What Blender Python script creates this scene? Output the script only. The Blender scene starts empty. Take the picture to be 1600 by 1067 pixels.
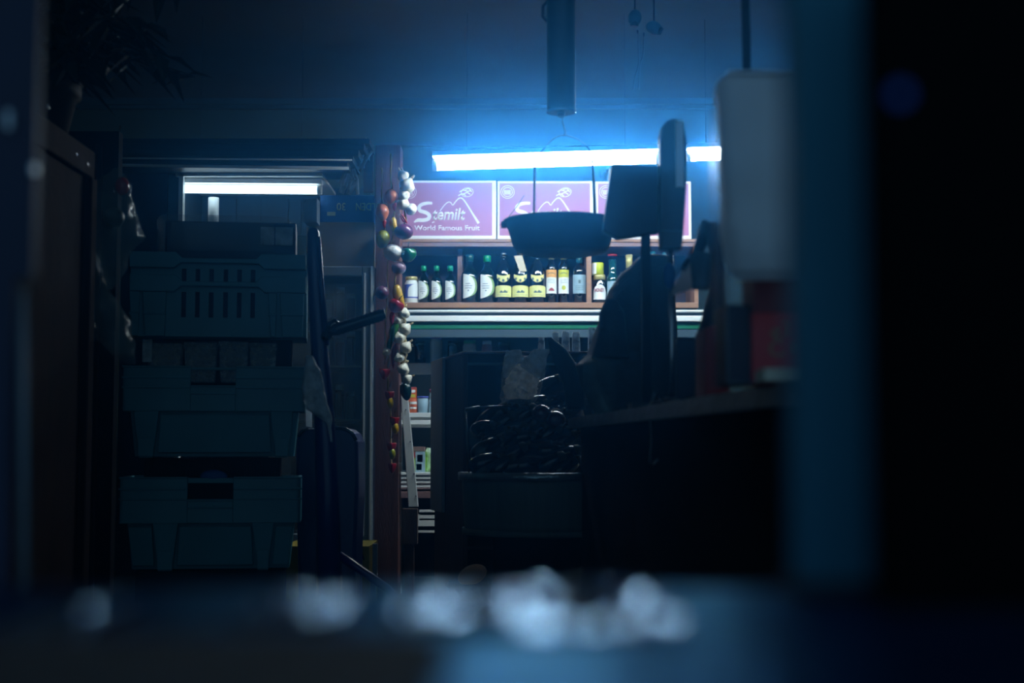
import bpy, bmesh, math, random
from mathutils import Vector, Matrix, noise
random.seed(7)
SC = bpy.context.scene
COL = SC.collection
PI = math.pi

# ------------------------------------------------------------------ camera, world, light, exposure
FPX = 2222.2
CAM_Z = 0.80
PITCH = math.atan((700 - 533.5) / FPX)
cam_d = bpy.data.cameras.new('camera'); cam = bpy.data.objects.new('camera', cam_d); COL.objects.link(cam)
cam.location = (0, 0, CAM_Z); cam.rotation_euler = (PI / 2 + PITCH, 0, 0)
cam_d.sensor_width = 36; cam_d.lens = 50; cam_d.clip_start = 0.05; cam_d.clip_end = 60
cam_d.dof.use_dof = True; cam_d.dof.focus_distance = 5.7; cam_d.dof.aperture_fstop = 2.5
SC.camera = cam
w = bpy.data.worlds.new('night'); SC.world = w; w.use_nodes = True
bg = w.node_tree.nodes['Background']; bg.inputs[0].default_value = (0.15, 0.36, 0.62, 1); bg.inputs[1].default_value = 0.50
SC.view_settings.view_transform = 'Standard'; SC.view_settings.look = 'None'
SC.view_settings.exposure = 0.0; SC.view_settings.gamma = 1.0; SC.view_settings.use_curve_mapping = False
TUBE = 72.0         # fluorescent tube strength
TUBE_LEFT = 4.0
HAZE = 0.072
HAZE_G = 0.92
SC.cycles.max_bounces = 8; SC.cycles.diffuse_bounces = 3; SC.cycles.glossy_bounces = 4
SC.cycles.transmission_bounces = 6; SC.cycles.transparent_max_bounces = 16; SC.cycles.volume_bounces = 0
SC.cycles.use_denoising = True; SC.cycles.caustics_reflective = True

# ------------------------------------------------------------------ helpers
CP, SP = math.cos(PITCH), math.sin(PITCH)
def W(px, py, Y):
    """world point at depth Y that stands at photograph pixel (px, py)"""
    u, v = px - 800, 533.5 - py
    dy = CP * FPX - SP * v; dz = SP * FPX + CP * v
    t = Y / dy
    return Vector((u * t, Y, CAM_Z + dz * t))
def X(px, Y, py=533): return W(px, py, Y).x
def Z(py, Y): return W(800, py, Y).z
def lin(c):
    f = lambda v: v / 12.92 if v <= 0.04045 else ((v + 0.055) / 1.055) ** 2.4
    return tuple(f(v / 255) for v in c)

def mat(name, rgb, rough=0.5, metal=0.0, var=0.12, scale=12.0, bump=0.0, bscale=60.0, spec=0.5, trans=0.0, coat=0.0, stretch=None, sub=0.0):
    m = bpy.data.materials.new(name); m.use_nodes = True
    nt = m.node_tree; b = nt.nodes['Principled BSDF']; L = nt.links
    c = lin(rgb)
    tc = nt.nodes.new('ShaderNodeTexCoord'); mp = nt.nodes.new('ShaderNodeMapping')
    L.new(tc.outputs['Object'], mp.inputs[0])
    if stretch: mp.inputs['Scale'].default_value = stretch
    n = nt.nodes.new('ShaderNodeTexNoise'); n.inputs['Scale'].default_value = scale; n.inputs['Detail'].default_value = 5
    L.new(mp.outputs[0], n.inputs['Vector'])
    r = nt.nodes.new('ShaderNodeValToRGB')
    r.color_ramp.elements[0].position = 0.3; r.color_ramp.elements[1].position = 0.7
    r.color_ramp.elements[0].color = (*[max(0, v * (1 - var)) for v in c], 1)
    r.color_ramp.elements[1].color = (*[min(1, v * (1 + var)) for v in c], 1)
    L.new(n.outputs['Fac'], r.inputs[0]); L.new(r.outputs[0], b.inputs['Base Color'])
    b.inputs['Roughness'].default_value = rough; b.inputs['Metallic'].default_value = metal
    b.inputs['Specular IOR Level'].default_value = spec; b.inputs['Transmission Weight'].default_value = trans
    b.inputs['Coat Weight'].default_value = coat
    if sub: b.inputs['Subsurface Weight'].default_value = sub; b.inputs['Subsurface Scale'].default_value = 0.01
    if bump:
        n2 = nt.nodes.new('ShaderNodeTexNoise'); n2.inputs['Scale'].default_value = bscale; n2.inputs['Detail'].default_value = 4
        L.new(mp.outputs[0], n2.inputs['Vector'])
        bp = nt.nodes.new('ShaderNodeBump'); bp.inputs['Strength'].default_value = bump; bp.inputs['Distance'].default_value = 0.01
        L.new(n2.outputs['Fac'], bp.inputs['Height']); L.new(bp.outputs[0], b.inputs['Normal'])
    return m
def film_mat(name, rgb, solid=0.25, rough=0.15, bscale=40, bump=0.8):
    m = bpy.data.materials.new(name); m.use_nodes = True
    nt = m.node_tree; b = nt.nodes['Principled BSDF']; L = nt.links
    b.inputs['Base Color'].default_value = (*lin(rgb), 1); b.inputs['Roughness'].default_value = rough
    tr = nt.nodes.new('ShaderNodeBsdfTransparent'); mx = nt.nodes.new('ShaderNodeMixShader')
    n = nt.nodes.new('ShaderNodeTexNoise'); n.inputs['Scale'].default_value = bscale; n.inputs['Detail'].default_value = 4
    tc = nt.nodes.new('ShaderNodeTexCoord'); L.new(tc.outputs['Object'], n.inputs['Vector'])
    bp = nt.nodes.new('ShaderNodeBump'); bp.inputs['Strength'].default_value = bump; bp.inputs['Distance'].default_value = 0.02
    L.new(n.outputs['Fac'], bp.inputs['Height']); L.new(bp.outputs[0], b.inputs['Normal'])
    mr = nt.nodes.new('ShaderNodeMapRange'); mr.inputs[1].default_value = 0.35; mr.inputs[2].default_value = 0.65
    mr.inputs[3].default_value = solid * 0.5; mr.inputs[4].default_value = min(1, solid * 1.5)
    L.new(n.outputs['Fac'], mr.inputs[0]); L.new(mr.outputs[0], mx.inputs[0])
    L.new(tr.outputs[0], mx.inputs[1]); L.new(b.outputs[0], mx.inputs[2])
    L.new(mx.outputs[0], nt.nodes['Material Output'].inputs[0])
    return m
def emit_mat(name, rgb, s):
    m = bpy.data.materials.new(name); m.use_nodes = True; nt = m.node_tree
    e = nt.nodes.new('ShaderNodeEmission'); e.inputs[0].default_value = (*rgb, 1); e.inputs[1].default_value = s
    nt.links.new(e.outputs[0], nt.nodes['Material Output'].inputs[0])
    return m

class MB:
    def __init__(s): s.b = bmesh.new(); s.smooth = []
    def face(s, pts, sm=False):
        f = s.b.faces.new([s.b.verts.new(p) for p in pts]); f.smooth = sm; return f
    def hexa(s, P):      # P: 4 bottom (ccw from above), 4 top
        v = [s.b.verts.new(p) for p in P]
        for q in ((3, 2, 1, 0), (4, 5, 6, 7), (0, 1, 5, 4), (1, 2, 6, 5), (2, 3, 7, 6), (3, 0, 4, 7)):
            s.b.faces.new([v[i] for i in q])
        return s
    def box(s, x0, x1, y0, y1, z0, z1):
        return s.hexa([(x0, y0, z0), (x1, y0, z0), (x1, y1, z0), (x0, y1, z0), (x0, y0, z1), (x1, y0, z1), (x1, y1, z1), (x0, y1, z1)])
    def pbox(s, px0, px1, py0, py1, Y, d):   # box whose front face fills a pixel rectangle at depth Y, d deep
        x0, x1 = X(px0, Y, (py0 + py1) / 2), X(px1, Y, (py0 + py1) / 2)
        return s.box(x0, x1, Y, Y + d, Z(py1, Y), Z(py0, Y))
    def prism(s, poly, y0, y1):    # poly of (x, z)
        n = len(poly)
        ar = sum(poly[i][0] * poly[(i + 1) % n][1] - poly[(i + 1) % n][0] * poly[i][1] for i in range(n))
        if ar < 0: poly = poly[::-1]
        a = [s.b.verts.new((x, y0, z)) for x, z in poly]; c = [s.b.verts.new((x, y1, z)) for x, z in poly]
        s.b.faces.new(a); s.b.faces.new(c[::-1])
        for i in range(n):
            j = (i + 1) % n; s.b.faces.new([a[j], a[i], c[i], c[j]])
        return s
    def pprism(s, poly, Y, d):
        return s.prism([(W(x, y, Y).x, W(x, y, Y).z) for x, y in poly], Y, Y + d)
    def rings(s, R, cap=True, sm=True):
        V = [[s.b.verts.new(p) for p in r] for r in R]; n = len(R[0])
        for a, c in zip(V, V[1:]):
            for i in range(n):
                j = (i + 1) % n
                f = s.b.faces.new([a[i], a[j], c[j], c[i]]); f.smooth = sm
        if cap:
            f = s.b.faces.new(V[0][::-1]); f.smooth = False; f = s.b.faces.new(V[-1]); f.smooth = False
        return s
    def tube(s, pts, r, seg=10, flat=1.0):
        pts = [Vector(p) for p in pts]; R = []
        rr = r if isinstance(r, (list, tuple)) else [r] * len(pts)
        u = None
        for i, p in enumerate(pts):
            t = (pts[min(i + 1, len(pts) - 1)] - pts[max(i - 1, 0)]).normalized()
            if u is None: u = t.cross(Vector((0, 1, 0)) if abs(t.y) < .9 else Vector((1, 0, 0))).normalized()
            else: u = (u - t * u.dot(t)).normalized()
            v = t.cross(u)
            R.append([p + (u * math.cos(a) + v * math.sin(a) * flat) * rr[i] for a in [2 * PI * k / seg for k in range(seg)]])
        return s.rings(R)
    def lathe(s, prof, c=(0, 0, 0), seg=24, cap=True, squash=1.0):
        R = [[(c[0] + r * math.cos(a), c[1] + r * math.sin(a) * squash, c[2] + z) for a in [2 * PI * k / seg for k in range(seg)]] for r, z in prof]
        return s.rings(R, cap)
    def ell(s, c, rad, rot=None, seg=18, n=10, fn=None):
        c = Vector(c); R = []
        M = rot or Matrix.Identity(3)
        for i in range(n + 1):
            th = PI * (i / n) if 0 < i < n else (0.06 if i == 0 else PI - 0.06)
            ring = []
            for k in range(seg):
                a = 2 * PI * k / seg
                p = Vector((math.sin(th) * math.cos(a), math.sin(th) * math.sin(a), -math.cos(th)))
                if fn: p = fn(p, a)
                ring.append(c + M @ Vector((p.x * rad[0], p.y * rad[1], p.z * rad[2])))
            R.append(ring)
        return s.rings(R)
    def loft(s, rows, Y, seg=36, sub=6, nz=0.0, ns=9.0, seed=0, sq=1.0):
        """rows of (py, xl, xr, half depth in m) top to bottom: a soft closed body at depth Y"""
        F = []
        for a, c in zip(rows, rows[1:]):
            for k in range(sub):
                t = k / sub; F.append([a[i] + (c[i] - a[i]) * t for i in range(4)])
        F.append(list(rows[-1])); R = []
        for py, xl, xr, d in reversed(F):
            A, Bq = W(xl, py, Y), W(xr, py, Y); cx = (A.x + Bq.x) / 2; rx = (Bq.x - A.x) / 2
            ring = []
            for k in range(seg):
                a = 2 * PI * k / seg
                ca, sa = math.cos(a), math.sin(a)
                p = Vector((cx + rx * math.copysign(abs(ca) ** sq, ca), Y + d * math.copysign(abs(sa) ** sq, sa), A.z))
                if nz:
                    q = noise.noise(p * ns + Vector((seed * 7.3, 0, 0))) + .5 * noise.noise(p * ns * 2.7 + Vector((0, seed, 0)))
                    p += Vector((math.cos(a) * .7, math.sin(a), .3)) * q * nz
                ring.append(p)
            R.append(ring)
        return s.rings(R)
    def build(s, name, m, parent=None, bevel=0.0):
        me = bpy.data.meshes.new(name)
        off = Vector((0, 0, 0))
        if parent is not None:
            q = parent
            while q is not None: off += Vector(q.location); q = q.parent
        else:
            vs = [v.co for v in s.b.verts]
            mn = [min(v[i] for v in vs) for i in range(3)]; mxx = [max(v[i] for v in vs) for i in range(3)]
            off = Vector(((mn[0] + mxx[0]) / 2, (mn[1] + mxx[1]) / 2, mn[2]))
        bmesh.ops.recalc_face_normals(s.b, faces=s.b.faces[:])
        bmesh.ops.translate(s.b, verts=s.b.verts[:], vec=-off)
        s.b.to_mesh(me); s.b.free()
        o = bpy.data.objects.new(name, me); COL.objects.link(o)
        if m: me.materials.append(m)
        if parent is not None: o.parent = parent
        else: o.location = off
        if bevel:
            md = o.modifiers.new('bevel', 'BEVEL'); md.width = bevel; md.segments = 2; md.limit_method = 'ANGLE'
        return o

def tag(o, label, cat, group=None, kind=None):
    o['label'] = label; o['category'] = cat
    if group: o['group'] = group
    if kind: o['kind'] = kind
    return o
def thing(name, loc, label, cat, group=None):
    o = bpy.data.objects.new(name, None); COL.objects.link(o); o.location = loc; o.empty_display_size = .05
    return tag(o, label, cat, group)
def struct(o):
    o['kind'] = 'structure'; return o
def copy_tree(o, parent=None):
    c = o.copy(); COL.objects.link(c); c.parent = parent
    for ch in list(o.children): copy_tree(ch, c)
    return c
def text(name, s, rect, Y, m, parent, bold=0.0, shear=0.0, flip=False, ext=0.0008):
    """lettering that fills a pixel rectangle (x0, x1, y0, y1) on a plane at depth Y facing the room"""
    cu = bpy.data.curves.new(name, 'FONT'); cu.body = s; cu.size = 1; cu.offset = bold; cu.shear = shear; cu.extrude = 0
    ob = bpy.data.objects.new(name, cu); COL.objects.link(ob)
    dg = bpy.context.evaluated_depsgraph_get(); dg.update()
    me = bpy.data.meshes.new_from_object(ob.evaluated_get(dg)); bpy.data.objects.remove(ob)
    xs = [v.co.x for v in me.vertices]; ys = [v.co.y for v in me.vertices]
    x0, x1, y0, y1 = rect; A, B = W(x0, y1, Y), W(x1, y0, Y)
    off = Vector((0, 0, 0)); q = parent
    while q is not None: off += Vector(q.location); q = q.parent
    for v in me.vertices:
        u = (v.co.x - min(xs)) / (max(xs) - min(xs)); t = (v.co.y - min(ys)) / (max(ys) - min(ys))
        if flip: u, t = 1 - u, 1 - t
        v.co = Vector((A.x + (B.x - A.x) * u, Y, A.z + (B.z - A.z) * t)) - off
    o = bpy.data.objects.new(name, me); COL.objects.link(o); me.materials.append(m); o.parent = parent
    md = o.modifiers.new('thick', 'SOLIDIFY'); md.thickness = ext; md.offset = 0
    return o
def label_patch(mb, r, cz, u0, u1, top, bot, squash=1.0, n=18, eps=0.0006):
    """a paper label on a round body: angles u0..u1 around the front (-y), heights top(t), bot(t)"""
    P = []
    for i in range(n + 1):
        t = i / n; a = u0 + (u1 - u0) * t
        x, y = (r + eps) * math.sin(a), -(r + eps) * math.cos(a) * squash
        P.append((Vector((x, y, cz + bot(t))), Vector((x, y, cz + top(t)))))
    for a, c in zip(P, P[1:]):
        if (a[1] - a[0]).length < 1e-5 and (c[1] - c[0]).length < 1e-5: continue
        mb.face([a[0], c[0], c[1], a[1]])

# ------------------------------------------------------------------ materials
M = {}
M['ceil'] = mat('ceiling_plaster', (95, 98, 98), .9, var=.08, scale=3, bump=.3, bscale=120)
M['wall'] = mat('painted_wall', (62, 84, 78), .8, var=.08, scale=2)
M['floor'] = mat('dark_floor', (40, 40, 42), .5, var=.3)
M['side'] = mat('side_wall', (60, 66, 70), .85)
M['post'] = mat('red_brown_wood', (86, 50, 46), .65, var=.3, scale=8, stretch=(6, 6, .5), bump=.3)
M['darkwood'] = mat('dark_brown_wood', (72, 52, 46), .75, var=.3, scale=6, stretch=(6, 6, .6), bump=.3)
M['cabwood'] = mat('old_brown_wood', (40, 24, 18), .9, spec=.1, var=.35, scale=6, stretch=(3, 3, .5), bump=.4)
M['shelfwood'] = mat('orange_shelf_wood', (156, 116, 92), .5, var=.18, scale=10, stretch=(.6, 4, 4))
M['mauvewood'] = mat('mauve_shelf_wood', (128, 98, 100), .5, var=.15, scale=10, stretch=(.6, 4, 4))
M['backpanel'] = mat('plum_back_panel', (58, 50, 66), .7)
M['white'] = mat('white_enamel', (240, 244, 244), .35, var=.04)
M['whitedull'] = mat('white_reflector', (235, 238, 238), .6, var=.02)
M['grey'] = mat('grey_enamel', (120, 132, 140), .45, var=.06)
M['bluegrey'] = mat('blue_grey_steel', (58, 80, 94), .5, var=.08)
M['green'] = mat('green_stripe', (20, 110, 80), .45, var=.06)
M['black'] = mat('black_plastic', (16, 17, 19), .45, var=.1)
M['blackgloss'] = mat('glossy_black_plastic', (10, 10, 12), .18, var=.1)
M['blacksack'] = mat('black_sack', (12, 16, 17), .7, var=.2, bump=.3)
M['pink'] = mat('mauve_carton_print', (180, 116, 160), .65, var=.05, scale=3)
M['cream'] = mat('white_carton_print', (242, 242, 244), .6, var=.02)
M['cardboard'] = mat('grey_brown_cardboard', (118, 112, 98), .85, var=.08)
M['bluebox'] = mat('blue_carton', (14, 84, 150), .6, var=.06)
M['paletext'] = mat('pale_lettering', (150, 165, 150), .6)
M['yellowbox'] = mat('yellow_carton', (150, 132, 30), .7, var=.1)
M['blackink'] = mat('black_ink', (12, 12, 10), .7)
M['crate'] = mat('blue_grey_crate_plastic', (56, 130, 144), .45, var=.1, scale=5, bump=.05)
M['navy'] = mat('navy_painted_steel', (14, 22, 92), .28, var=.1)
M['bin'] = mat('navy_plastic', (14, 34, 96), .35, var=.1)
M['binletter'] = mat('faded_blue_lettering', (26, 52, 104), .5)
M['chrome'] = mat('brushed_steel', (180, 184, 188), .25, metal=1, var=.05)
M['steel'] = mat('dull_steel', (120, 126, 130), .4, metal=1, var=.1)
M['foil'] = mat('crinkled_metal_edge', (150, 158, 162), .3, metal=.8, var=.2, bump=.6, bscale=50)
M['tub'] = mat('grey_green_tub', (84, 98, 94), .5, var=.18, scale=5, stretch=(8, 8, .4), bump=.2)
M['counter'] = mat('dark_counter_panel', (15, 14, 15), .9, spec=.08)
M['film'] = film_mat('clear_film', (215, 228, 235), .24, .10, 55, 1.0)
M['bag'] = film_mat('clear_bag_film', (120, 145, 148), .22, .2, 14)
M['foilfilm'] = mat('silvery_blue_film', (130, 150, 165), .12, metal=.9, var=.1)
M['bagthick'] = film_mat('milky_film', (190, 200, 205), .6, .3, 20)
M['cupclear'] = film_mat('cloudy_cup_plastic', (190, 210, 225), .5, .2, 30, .3)
M['clear'] = film_mat('clear_rigid_plastic', (190, 205, 215), .16, .12, 6, .2)
M['acrylic'] = film_mat('acrylic_sheet', (90, 110, 130), .10, .3, 5, .1)
M['whitebag'] = mat('white_plastic_sack', (236, 240, 242), .55, var=.1, scale=9, bump=.5, bscale=22)
def translucent(m, k):
    nt = m.node_tree; b = nt.nodes['Principled BSDF']; tl = nt.nodes.new('ShaderNodeBsdfTranslucent'); mx = nt.nodes.new('ShaderNodeMixShader')
    tl.inputs[0].default_value = (.82, .9, .96, 1); mx.inputs[0].default_value = k
    nt.links.new(b.outputs[0], mx.inputs[1]); nt.links.new(tl.outputs[0], mx.inputs[2]); nt.links.new(mx.outputs[0], nt.nodes['Material Output'].inputs[0])
translucent(M['whitebag'], .5)
M['chips'] = mat('tan_dried_food', (190, 150, 84), .8, var=.3, scale=60)
M['milky'] = mat('milky_plastic', (190, 205, 220), .35, var=.05)
translucent(M['milky'], .9); translucent(M['chips'], .5)
M['red'] = mat('red_carton', (225, 30, 24), .55, var=.08)
M['redd'] = mat('dull_red_carton', (130, 20, 22), .6, var=.08)
M['gold'] = mat('gold_print', (170, 140, 84), .45, var=.1)
M['teal'] = mat('teal_painted_post', (20, 100, 118), .6, var=.15, scale=4)
M['paper'] = mat('light_paper', (200, 190, 170), .8)
M['glassdark'] = mat('dark_green_glass', (6, 20, 14), .06, var=.05, spec=.8, coat=.4)
M['glassblack'] = mat('near_black_glass', (8, 10, 12), .06, var=.05, spec=.8, coat=.4)
M['glassblue'] = mat('blue_green_glass', (14, 66, 76), .08, spec=.8, coat=.4)
M['capgreen'] = mat('green_cap', (10, 140, 96), .35)
M['capdark'] = mat('dark_teal_cap', (14, 76, 84), .4)
M['lab_white'] = mat('white_label', (236, 242, 244), .6, var=.03)
M['lab_lime'] = mat('lime_label_edge', (140, 176, 104), .6)
M['lab_cream'] = mat('cream_yellow_label', (230, 230, 150), .6, var=.04)
M['lab_orange'] = mat('orange_label_panel', (222, 160, 84), .6)
M['lab_yellow'] = mat('yellow_label_panel', (200, 200, 60), .6)
M['lab_blue'] = mat('violet_blue_label', (70, 80, 170), .6)
M['lab_pale'] = mat('pale_blue_label', (150, 180, 196), .6)
M['lab_grey'] = mat('grey_print', (90, 104, 104), .7)
M['lab_red'] = mat('red_print', (170, 60, 60), .6)
M['goldcap'] = mat('pale_gold_foil', (200, 190, 130), .35, metal=.3)
M['tin'] = mat('yellow_green_tin', (196, 206, 40), .5)
M['garlic'] = mat('garlic_skin', (214, 208, 190), .5, var=.12, scale=30, stretch=(1, 1, .3))
M['rope'] = mat('tan_raffia', (170, 150, 110), .8, var=.25, scale=40)
M['onion'] = mat('white_onion', (214, 210, 206), .3, var=.06)
M['ponion'] = mat('purple_onion', (82, 30, 66), .22, var=.2)
M['lonion'] = mat('lilac_onion', (140, 112, 130), .3, var=.15)
M['donion'] = mat('dark_plum_onion', (84, 50, 76), .3, var=.25)
M['peach'] = mat('peach_mango', (176, 96, 54), .3, var=.35, scale=20)
M['mango'] = mat('yellow_green_mango', (140, 140, 30), .3, var=.5, scale=18)
M['ychili'] = mat('yellow_pepper', (190, 150, 14), .22)
M['rchili'] = mat('red_pepper', (140, 12, 26), .2, var=.15)
M['ochili'] = mat('orange_red_pepper', (170, 40, 24), .22)
M['pchili'] = mat('pink_red_chili', (170, 36, 56), .2)
M['gchili'] = mat('green_chili', (52, 110, 38), .22)
M['gpepper'] = mat('dark_green_pepper', (8, 86, 60), .22)
M['dgpepper'] = mat('blackish_green_pepper', (6, 36, 34), .22)
M['stem'] = mat('dry_stem', (60, 56, 34), .85)
M['eggplant'] = mat('black_purple_skin', (12, 7, 14), .16, var=.2, spec=.4)
M['rfruit'] = mat('deep_red_skin', (70, 8, 12), .2, var=.2, coat=.4)
M['leaf'] = mat('dark_leaf', (20, 40, 26), .4, var=.4)
M['pot'] = mat('dark_clay_pot', (40, 34, 30), .8)
M['apple'] = mat('red_apple', (170, 22, 26), .2, var=.25, coat=.3)
M['orangecan'] = mat('orange_tin_label', (206, 92, 44), .5)
M['limebox'] = mat('lime_green_carton', (150, 200, 20), .5)
M['leafbag'] = mat('pale_green_bag', (190, 220, 190), .4, var=.4, scale=60)
M['bluespot'] = emit_mat('blue_emission', (0.03, 0.18, 1.0), 0.10)
M['tube'] = emit_mat('fluorescent_tube', (.62, .86, 1.16), TUBE)
M['tube_left'] = emit_mat('fluorescent_tube_dimmer', (.55, .84, 1.15), TUBE_LEFT)
M['tabletop'] = mat('scratched_steel_top', (34, 70, 108), .34, metal=.85, var=.35, scale=9, bump=.35, bscale=30)
M['mat'] = mat('black_rubber', (8, 8, 9), .85)
M['tan'] = mat('tan_skin', (150, 112, 80), .5)
M['navyframe'] = mat('dark_navy_door_frame', (12, 24, 52), .6)
M['navyframe2'] = mat('dull_teal_panel', (36, 66, 84), .6)
M['darkpanel'] = mat('blackish_panel', (7, 8, 9), .9, spec=.1)

for k, c in (('tabletop', (.13, .42, .60)), ('foilfilm', (.48, .62, .74))):
    M[k].node_tree.nodes['Principled BSDF'].inputs['Specular Tint'].default_value = (*c, 1)

# ------------------------------------------------------------------ setting
WX0, WX1, WB, CEIL = -3.1, 2.6, 7.95, 2.77
o = struct(MB().box(WX0, WX1, WB, WB + .12, 0, CEIL).build('wall_back', M['wall']))
o = struct(MB().box(WX0 - .12, WX0, 0.8, WB + .12, 0, CEIL).build('wall_left', M['side']))
o = struct(MB().box(WX1, WX1 + .12, 0.8, WB + .12, 0, CEIL).build('wall_right', M['side']))
o = struct(MB().box(WX0 - .12, WX1 + .12, -1.5, WB + .12, -.1, 0).build('floor', M['floor']))
o = struct(MB().box(WX0 - .12, WX1 + .12, 0.8, WB + .12, CEIL, CEIL + .1).build('ceiling', M['ceil']))
t = MB(); t.box(WX0, WX1, WB - .05, WB, CEIL - .035, CEIL); t.box(WX0, WX1, WB - .03, WB, CEIL - .055, CEIL - .035)
struct(t.build('trim_1', M['bluegrey']))

# haze that hangs in the shop air
hz = MB().box(WX0 + .02, WX1 - .02, 1.0, WB - .06, .02, CEIL - .06).build('haze', None)
hm = bpy.data.materials.new('haze'); hm.use_nodes = True; nt = hm.node_tree; nt.nodes.remove(nt.nodes['Principled BSDF'])
vs = nt.nodes.new('ShaderNodeVolumeScatter'); vs.inputs['Color'].default_value = (0.04, 0.32, 0.80, 1)
vs.inputs['Density'].default_value = HAZE; vs.inputs['Anisotropy'].default_value = HAZE_G
nt.links.new(vs.outputs[0], nt.nodes['Material Output'].inputs['Volume']); hz.data.materials.append(hm)
tag(hz, 'thin blue haze hanging in the air of the dark shop', 'haze', kind='stuff')

# ------------------------------------------------------------------ fluorescent lamps
def lamp(name, pa, pb, Y, r, label, tubemat, two=True, housing='whitedull'):
    A, B = W(*pa, Y), W(*pb, Y); c = (A + B) / 2
    root = thing(name, (c.x, c.y, c.z), label, 'lamp', None)
    d = (B - A).normalized(); up = Vector((0, 0, 1))
    h = MB(); q = .012
    def slab(y0, y1, z0, z1):
        h.hexa([A + Vector((0, y0, z0)), B + Vector((0, y0, z0)), B + Vector((0, y1, z0)), A + Vector((0, y1, z0)),
                A + Vector((0, y0, z1)), B + Vector((0, y0, z1)), B + Vector((0, y1, z1)), A + Vector((0, y1, z1))])
    top = .036 if two else .026
    slab(-.05 if two else -.02, .07 if two else .03, top, top + .02)
    h.build('reflector', M[housing], root)
    tb = MB(); tb.tube([A + d * .02, B - d * .02], r, 14); tb.build('tube', tubemat, root)
    if two:
        tb = MB(); tb.tube([A + d * .02 + Vector((0, .035, .026)), B - d * .02 + Vector((0, .035, .026))], r, 14); tb.build('tube', tubemat, root)
    for E, s in ((A, 1), (B, -1)):
        e = MB(); e.tube([E, E + d * .02 * s], r * 1.12, 14)
        if two: e.tube([E + Vector((0, .035, .026)), E + d * .02 * s + Vector((0, .035, .026))], r * 1.12, 14)
        e.build('end_cap', M['white'], root)
    k = MB()
    for f in (.15, .85):
        p = A + (B - A) * f
        k.tube([p + Vector((0, .03, top + .01)), Vector((p.x, Y + .03, CEIL))], .0012, 6)
    k.build('hanging_wire', M['bluegrey'], root)
    return root
lamp('fluorescent_lamp', (676, 259), (1031, 248), 6.3, .0215, 'long bright twin tube lamp hanging above the row of mauve cartons', M['tube'])
lamp('fluorescent_lamp', (1072, 246), (1290, 241), 6.4, .017, 'bright tube lamp seen right of the hanging scale post, above the white sack', M['tube'])
lamp('fluorescent_lamp', (276, 295), (503, 297), 6.35, .019, 'single bright tube lamp inside the open chiller at the left', M['tube_left'], two=False)

# ------------------------------------------------------------------ shelf unit with cartons and bottles
SY = 7.12
root = thing('shelf_unit', (X(860, SY), SY, Z(482, SY)), 'wooden wall shelf of two boards holding mauve cartons and bottles', 'shelf')
x0, x1 = X(600, SY), X(1092, SY)
b = MB(); b.box(x0, x1, SY, SY + .36, Z(378, SY), Z(373.5, SY)); b.build('upper_board', M['shelfwood'], root, .002)
b = MB(); b.box(x0, x1, SY + .01, SY + .36, Z(384.5, SY), Z(378, SY)); b.build('edge_strip', M['mauvewood'], root)
b = MB(); b.box(x0, x1, SY, SY + .36, Z(481, SY), Z(472.5, SY)); b.build('lower_board', M['shelfwood'], root, .002)
b = MB(); b.box(X(917, SY), X(924.5, SY), SY + .004, SY + .34, Z(472.5, SY), Z(384.5, SY)); b.build('divider', M['shelfwood'], root)
b = MB(); b.box(X(713, SY), X(721, SY), SY + .12, SY + .34, Z(472.5, SY), Z(384.5, SY)); b.build('divider', M['mauvewood'], root)
for xx in (x0, x1 - .02):
    b = MB(); b.box(xx, xx + .02, SY, SY + .36, Z(472.5, SY), Z(384.5, SY)); b.build('side_panel', M['shelfwood'], root)
b = MB(); b.box(x0, x1, SY + .36, SY + .375, Z(481, SY), Z(373.5, SY)); b.build('back_panel', M['backpanel'], root)

# the thin rail on the wall above the lamp
tag(MB().box(X(590, 7.9), X(1300, 7.9), 7.90, 7.95, Z(227, 7.9), Z(223, 7.9)).build('wall_rail', M['bluegrey']), 'thin grey rail running along the back wall above the bright lamp', 'rail')

CY = SY + .02
def stroke(mb, pts, wd, Y, eps=.0012, closed=False):
    P = [W(x, y, Y) for x, y in pts]
    n = len(P)
    wl = wd if isinstance(wd, (list, tuple)) else [wd] * n
    L = []
    for i, p in enumerate(P):
        if closed: a, c = P[(i - 1) % n], P[(i + 1) % n]
        else: a, c = P[max(i - 1, 0)], P[min(i + 1, n - 1)]
        t = (c - a); t.y = 0; t.normalize(); nn = Vector((-t.z, 0, t.x)) * (wl[i] * Y / FPX / 2)
        L.append((p + nn, p - nn))
    idx = list(range(n)) + ([0] if closed else [])
    for i, j in zip(idx, idx[1:]):
        q = [L[i][0], L[j][0], L[j][1], L[i][1]]
        mb.face([Vector((v.x, Y - eps, v.z)) for v in q])
def catmull(pts, k=6):
    P = [pts[0]] + list(pts) + [pts[-1]]; out = []
    for i in range(1, len(P) - 2):
        for j in range(k):
            t = j / k
            out.append(tuple(.5 * ((2 * P[i][d]) + (-P[i - 1][d] + P[i + 1][d]) * t + (2 * P[i - 1][d] - 5 * P[i][d] + 4 * P[i + 1][d] - P[i + 2][d]) * t * t + (-P[i - 1][d] + 3 * P[i][d] - 3 * P[i + 1][d] + P[i + 2][d]) * t ** 3) for d in range(len(P[0]))))
    out.append(tuple(pts[-1])); return out
cart_lab = ['mauve fruit carton with white logo, leftmost, behind the garlic string',
            'mauve fruit carton with white logo, middle one, behind the hanging pan',
            'mauve fruit carton, rightmost, mostly hidden by the dark monitor']
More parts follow.
